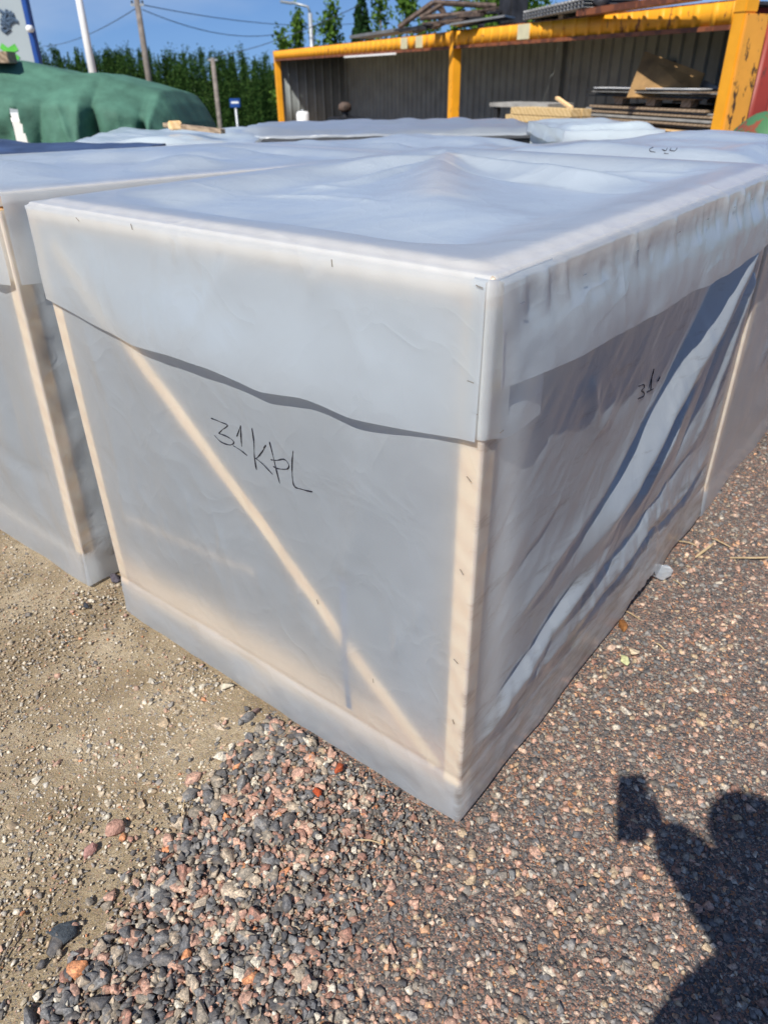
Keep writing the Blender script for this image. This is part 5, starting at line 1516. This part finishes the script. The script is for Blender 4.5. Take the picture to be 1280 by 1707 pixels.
def crown(n, h, r, kind, rng, leaf):
    """leaf quads through a crown volume; base at z=0"""
    if kind == 'spruce':
        t = rng.beta(1.1, 1.5, n); rad_ = r * (1 - t) ** .9 * (0.75 + 0.35 * np.abs(np.sin(t * h * 3.4))) + .06
        a = rng.uniform(0, 2 * np.pi, n); q = np.sqrt(rng.uniform(.2, 1, n))
        P = np.stack([np.cos(a) * rad_ * q, np.sin(a) * rad_ * q, t * h - q * rad_ * .25], 1)
    else:
        nb = max(10, int(r * h * 3)); 
        tb = rng.uniform(.04, 1, nb); ab = rng.uniform(0, 2 * np.pi, nb)
        prof = np.sin(np.clip(tb * .93 + .07, 0, 1) ** .8 * np.pi) ** .7
        cb = np.stack([np.cos(ab) * r * prof * .72, np.sin(ab) * r * prof * .72, tb * h], 1)
        i = rng.integers(0, nb, n)
        P = cb[i] + rng.normal(size=(n, 3)) * np.array([r * .24, r * .24, h * .055])
    A1 = rng.normal(size=(n, 3)); A1 /= np.linalg.norm(A1, axis=1)[:, None]
    B1 = np.cross(A1, rng.normal(size=(n, 3))); B1 /= np.linalg.norm(B1, axis=1)[:, None]
    s_ = leaf * rng.uniform(.6, 1.3, n)[:, None]
    V = np.stack([P - A1 * s_, P - B1 * s_ * .6, P + A1 * s_, P + B1 * s_ * .6], 1)
    F = np.arange(n * 4).reshape(n, 4)
    return V.reshape(-1, 3), F
def tree(px, ytop, Y, h, r, kind, label, n=2600, leaf=.13, seed=0):
    rng = np.random.default_rng(seed + 100)
    p = at(px, ytop, Y); gz = float(ground_z(p.x, p.y))
    H_ = p.z - gz
    root = empty('spruce_tree' if kind == 'spruce' else 'birch_tree', (p.x, p.y, gz), 0, label, 'tree', 'trees behind the containers')
    h = min(h, H_ - 1)
    V, F = crown(n, h, r, kind, rng, leaf); V[:, 2] += H_ - h
    raw_mesh('crown', V, F, M['spruce'] if kind == 'spruce' else M['birch'], root)
    tk = MB(); tk.tube([(0, 0, 0), (0.05, 0, H_ * .5), (0, 0, H_ - .3)], [.16, .11, .02], 8)
    for i in range(9):
        t = .3 + .6 * i / 9; a = i * 2.4
        tk.tube([(0, 0, H_ - h + h * t * .8), (math.cos(a) * r * .6 * (1 - t * .6), math.sin(a) * r * .6 * (1 - t * .6), H_ - h + h * t * .8 + .5)], [.04, .01], 5)
    tk.build('trunk', M['bark'], root, True)
tree(498, 33, 46, 6, .55, 'birch', 'slim small birch left of the street lamp', 1500, .11, 1)
tree(470, 64, 46, 4, .7, 'birch', 'lowest bushy tree top at the left end of the far container', 1300, .11, 2)
tree(549, 12, 44, 6.5, .85, 'birch', 'rounded birch between the street lamp and the dark spruce', 2600, .12, 3)
tree(601, -30, 42, 8, 1.5, 'spruce', 'tall dark spruce behind the far container', 6500, .11, 4)
tree(634, 3, 44, 7, .95, 'birch', 'birch directly right of the dark spruce', 3000, .12, 5)
tree(678, 2, 44, 6.5, 1.15, 'birch', 'broad light green birch left of the steel truss', 3400, .12, 6)
tree(522, 55, 47, 4, .5, 'birch', 'small bush top behind the street lamp post', 900, .10, 7)
tree(716, 22, 46, 5, .8, 'birch', 'small birch seen through the steel truss', 1700, .12, 8)
tree(768, 14, 46, 5, .7, 'birch', 'small birch top behind the middle of the truss', 1500, .12, 9)
tree(858, -40, 38, 8, 1.9, 'birch', 'large leafy tree behind the scrap heap', 6500, .13, 10)
tree(906, 2, 42, 6, .75, 'birch', 'narrow tree left of the roofing sheets', 1800, .12, 11)
tree(810, -22, 44, 8, 1.0, 'birch', 'leafy tree rising behind the right part of the truss', 2600, .12, 12)

def forest():
    rng = np.random.default_rng(8)
    Vs, Fs, b = [], [], 0
    top = [(-200, 92), (70, 92), (90, 88), (110, 96), (135, 92), (160, 90), (190, 88), (235, 90), (290, 90), (340, 92), (380, 95), (420, 100), (455, 112), (470, 118), (620, 124), (760, 120)]
    N = 480
    for i in range(N):
        Y = rng.choice([94, 104, 114, 124, 134]) + rng.uniform(-3, 3)
        px = rng.uniform(-160, 640)
        py = np.interp(px, [q[0] for q in top], [q[1] for q in top]) + rng.normal(0, 4.5) - 2 + (122 - Y) * .45 + (rng.uniform(0, 10) if Y < 100 else 0)
        p = at(px, py, Y)
        h = rng.uniform(8, 11)
        kind = 'spruce' if rng.uniform() < .65 else 'birch'
        r_ = rng.uniform(.8, 1.4) if kind == 'birch' else rng.uniform(.9, 1.3)
        V, F = crown(900, h, r_, kind, rng, .14)
        V += np.array([p.x, p.y, p.z - h])
        Vs.append(V); Fs.append(F + b); b += len(V)
    o = raw_mesh('distant_forest', np.concatenate(Vs), np.concatenate(Fs), M['forest'])
    tag(o, 'far-off mixed forest closing the yard on the left', 'forest', kind='stuff')
forest()

# ------------------------------------------------------------------ the photographer, whose shadow falls on the gravel
def skin_obj(name, verts, edges, radii, mat, parent, sub=2):
    me = bpy.data.meshes.new(name); me.from_pydata([tuple(v) for v in verts], edges, []); 
    o = link(name, me, mat, parent)
    sk = o.modifiers.new('skin', 'SKIN'); sk.use_smooth_shade = True
    for i, r in enumerate(radii):
        rr = r if isinstance(r, tuple) else (r, r)
        me.skin_vertices[0].data[i].radius = rr
    me.skin_vertices[0].data[0].use_root = True
    sb = o.modifiers.new('sub', 'SUBSURF'); sb.levels = sub; sb.render_levels = sub
    return o
def photographer():
    fx, fy = 0.37, -0.34
    root = empty('person', (fx, fy, 0.0), 0, 'person in a dark shirt holding up a phone, casting the shadow on the gravel', 'person')
    o = Vector((fx, fy, 0))
    def w_(x, y, z): return Vector((x, y, z)) - o
    V = [w_(.06, -.31, 1.03), w_(.125, -.31, 1.16), w_(.33, -.34, 1.28), w_(.33, -.32, 1.37), w_(.26, -.27, 1.43),                   # pelvis..neck 0-4
         w_(.50, -.36, 1.36), w_(.56, -.30, 1.16), w_(.46, -.12, 1.02), w_(.40, -.05, 1.02),                                   # right shoulder..wrist 5-8
         w_(.22, -.31, 1.37), w_(.215, -.16, 1.27), w_(.125, -.095, 1.37), w_(.06, -.05, 1.425),                                    # left shoulder..hand 9-12
         w_(.20, -.33, .92), w_(.26, -.30, .50), w_(.35, -.35, .09), w_(.36, -.22, .045),                                         # right leg 13-16
         w_(.02, -.31, .92), w_(.06, -.27, .50), w_(.11, -.31, .09), w_(.10, -.18, .045)]                                          # left leg 17-20
    E_ = [(0, 1), (1, 2), (2, 3), (3, 4), (3, 5), (5, 6), (6, 7), (7, 8), (3, 9), (9, 10), (10, 11), (11, 12), (0, 13), (13, 14), (14, 15), (15, 16), (0, 17), (17, 18), (18, 19), (19, 20)]
    R = [(.20, .18), (.165, .15), (.18, .14), (.14, .12), .080, .075, .055, .048, .032, .095, .080, .066, .046, .085, .062, .045, .035, .085, .062, .045, .035]
    body = skin_obj('body', V, E_, R, M['shirt'], root)
    # head with face, hair
    hc = w_(.205, -.235, 1.58)
    bm = bmesh.new(); bmesh.ops.create_uvsphere(bm, u_segments=28, v_segments=20, radius=1.0)
    for v in bm.verts:
        x, y, z = v.co
        s_ = 1 - .25 * max(0, -z) ** 1.3
        nose = .16 * math.exp(-((x / .13) ** 2 + ((z + .12) / .16) ** 2)) if y > 0 else 0
        brow = .04 * math.exp(-((z - .18) / .08) ** 2) if y > 0 else 0
        eye = -.07 * (math.exp(-(((abs(x) - .36) / .14) ** 2 + ((z - .05) / .09) ** 2))) if y > 0 else 0
        lip = .05 * math.exp(-((x / .26) ** 2 + ((z + .48) / .07) ** 2)) if y > 0 else 0
        v.co = Vector((x * .084 * s_, (y * s_ + nose + brow + eye + lip) * .100, z * .122))
    me = bpy.data.meshes.new('head'); bm.to_mesh(me); bm.free()
    hd = link('head', me, M['skin'], root, True); hd.location = hc; hd.rotation_euler = (rad(-22), rad(-14), rad(20))
    bm = bmesh.new(); bmesh.ops.create_uvsphere(bm, u_segments=28, v_segments=20, radius=1.0)
    kill = [v for v in bm.verts if v.co.z < -.15 - .9 * v.co.y * -1 * 0 and v.co.y > -.2 or (v.co.y > .35 and v.co.z < .45) or v.co.z < -.5]
    bmesh.ops.delete(bm, geom=kill, context='VERTS')
    for v in bm.verts: v.co = Vector((v.co.x * .102, v.co.y * .116 - .004, v.co.z * .136 + .004))
    me = bpy.data.meshes.new('hair'); bm.to_mesh(me); bm.free()
    hr = link('hair', me, M['hair'], hd, True); hr.modifiers.new('t', 'SOLIDIFY').thickness = .006
    for s_ in (-1, 1):
        bm = bmesh.new(); bmesh.ops.create_uvsphere(bm, u_segments=10, v_segments=8, radius=1)
        for v in bm.verts: v.co = Vector((v.co.x * .010, v.co.y * .018, v.co.z * .030))
        me = bpy.data.meshes.new('ear'); bm.to_mesh(me); bm.free()
        e = link('ear', me, M['skin'], hd, True); e.location = (s_ * .079, -.005, -.01)
    # phone just behind the lens position, held by the right hand
    pc = CPOS - fw * 0.014 + dn * 0.045
    Rm = Matrix((rt, -dn, -fw)).transposed()
    ph = MB().box((0, 0, 0), (.076, .158, .009)).build('phone', M['black'], None, bevel=.003)
    ph.matrix_world = Matrix.Translation(pc) @ Rm.to_4x4()
    tag(ph, 'black phone held up in portrait position by the person', 'phone')
    # hand: palm with four fingers round the edge and a thumb
    wr = w_(.06, -.05, 1.425)
    pe = pc + rt * .040 + dn * .035 - fw * .012 - o
    palm_c = wr.lerp(pe, .62)
    hv = [wr, palm_c]; he = [(0, 1)]; hr_ = [.026, (.030, .018)]
    for i in range(4):
        b = pc + rt * .048 + dn * (-.02 + .022 * i) - fw * .020 - o
        k1 = pc + rt * .050 + dn * (-.022 + .022 * i) + fw * .006 - o
        tip = pc + rt * (.026 + .004 * (i % 2)) + dn * (-.024 + .022 * i) + fw * .0065 - o + Vector((0, 0, 0))
        j = len(hv); hv += [palm_c.lerp(b, .8), k1, tip]; he += [(1, j), (j, j + 1), (j + 1, j + 2)]; hr_ += [.0095, .0085, .0065]
    j = len(hv); tb = pc + rt * .02 + dn * .02 - fw * .022 - o
    hv += [palm_c.lerp(tb, .5), tb, tb - rt * .022 - dn * .018]; he += [(1, j), (j, j + 1), (j + 1, j + 2)]; hr_ += [.013, .011, .008]
    # keep fingers out of the lens: they lie beside the frame
    skin_obj('hand', hv, he, hr_, M['skin'], root, 1)
photographer()
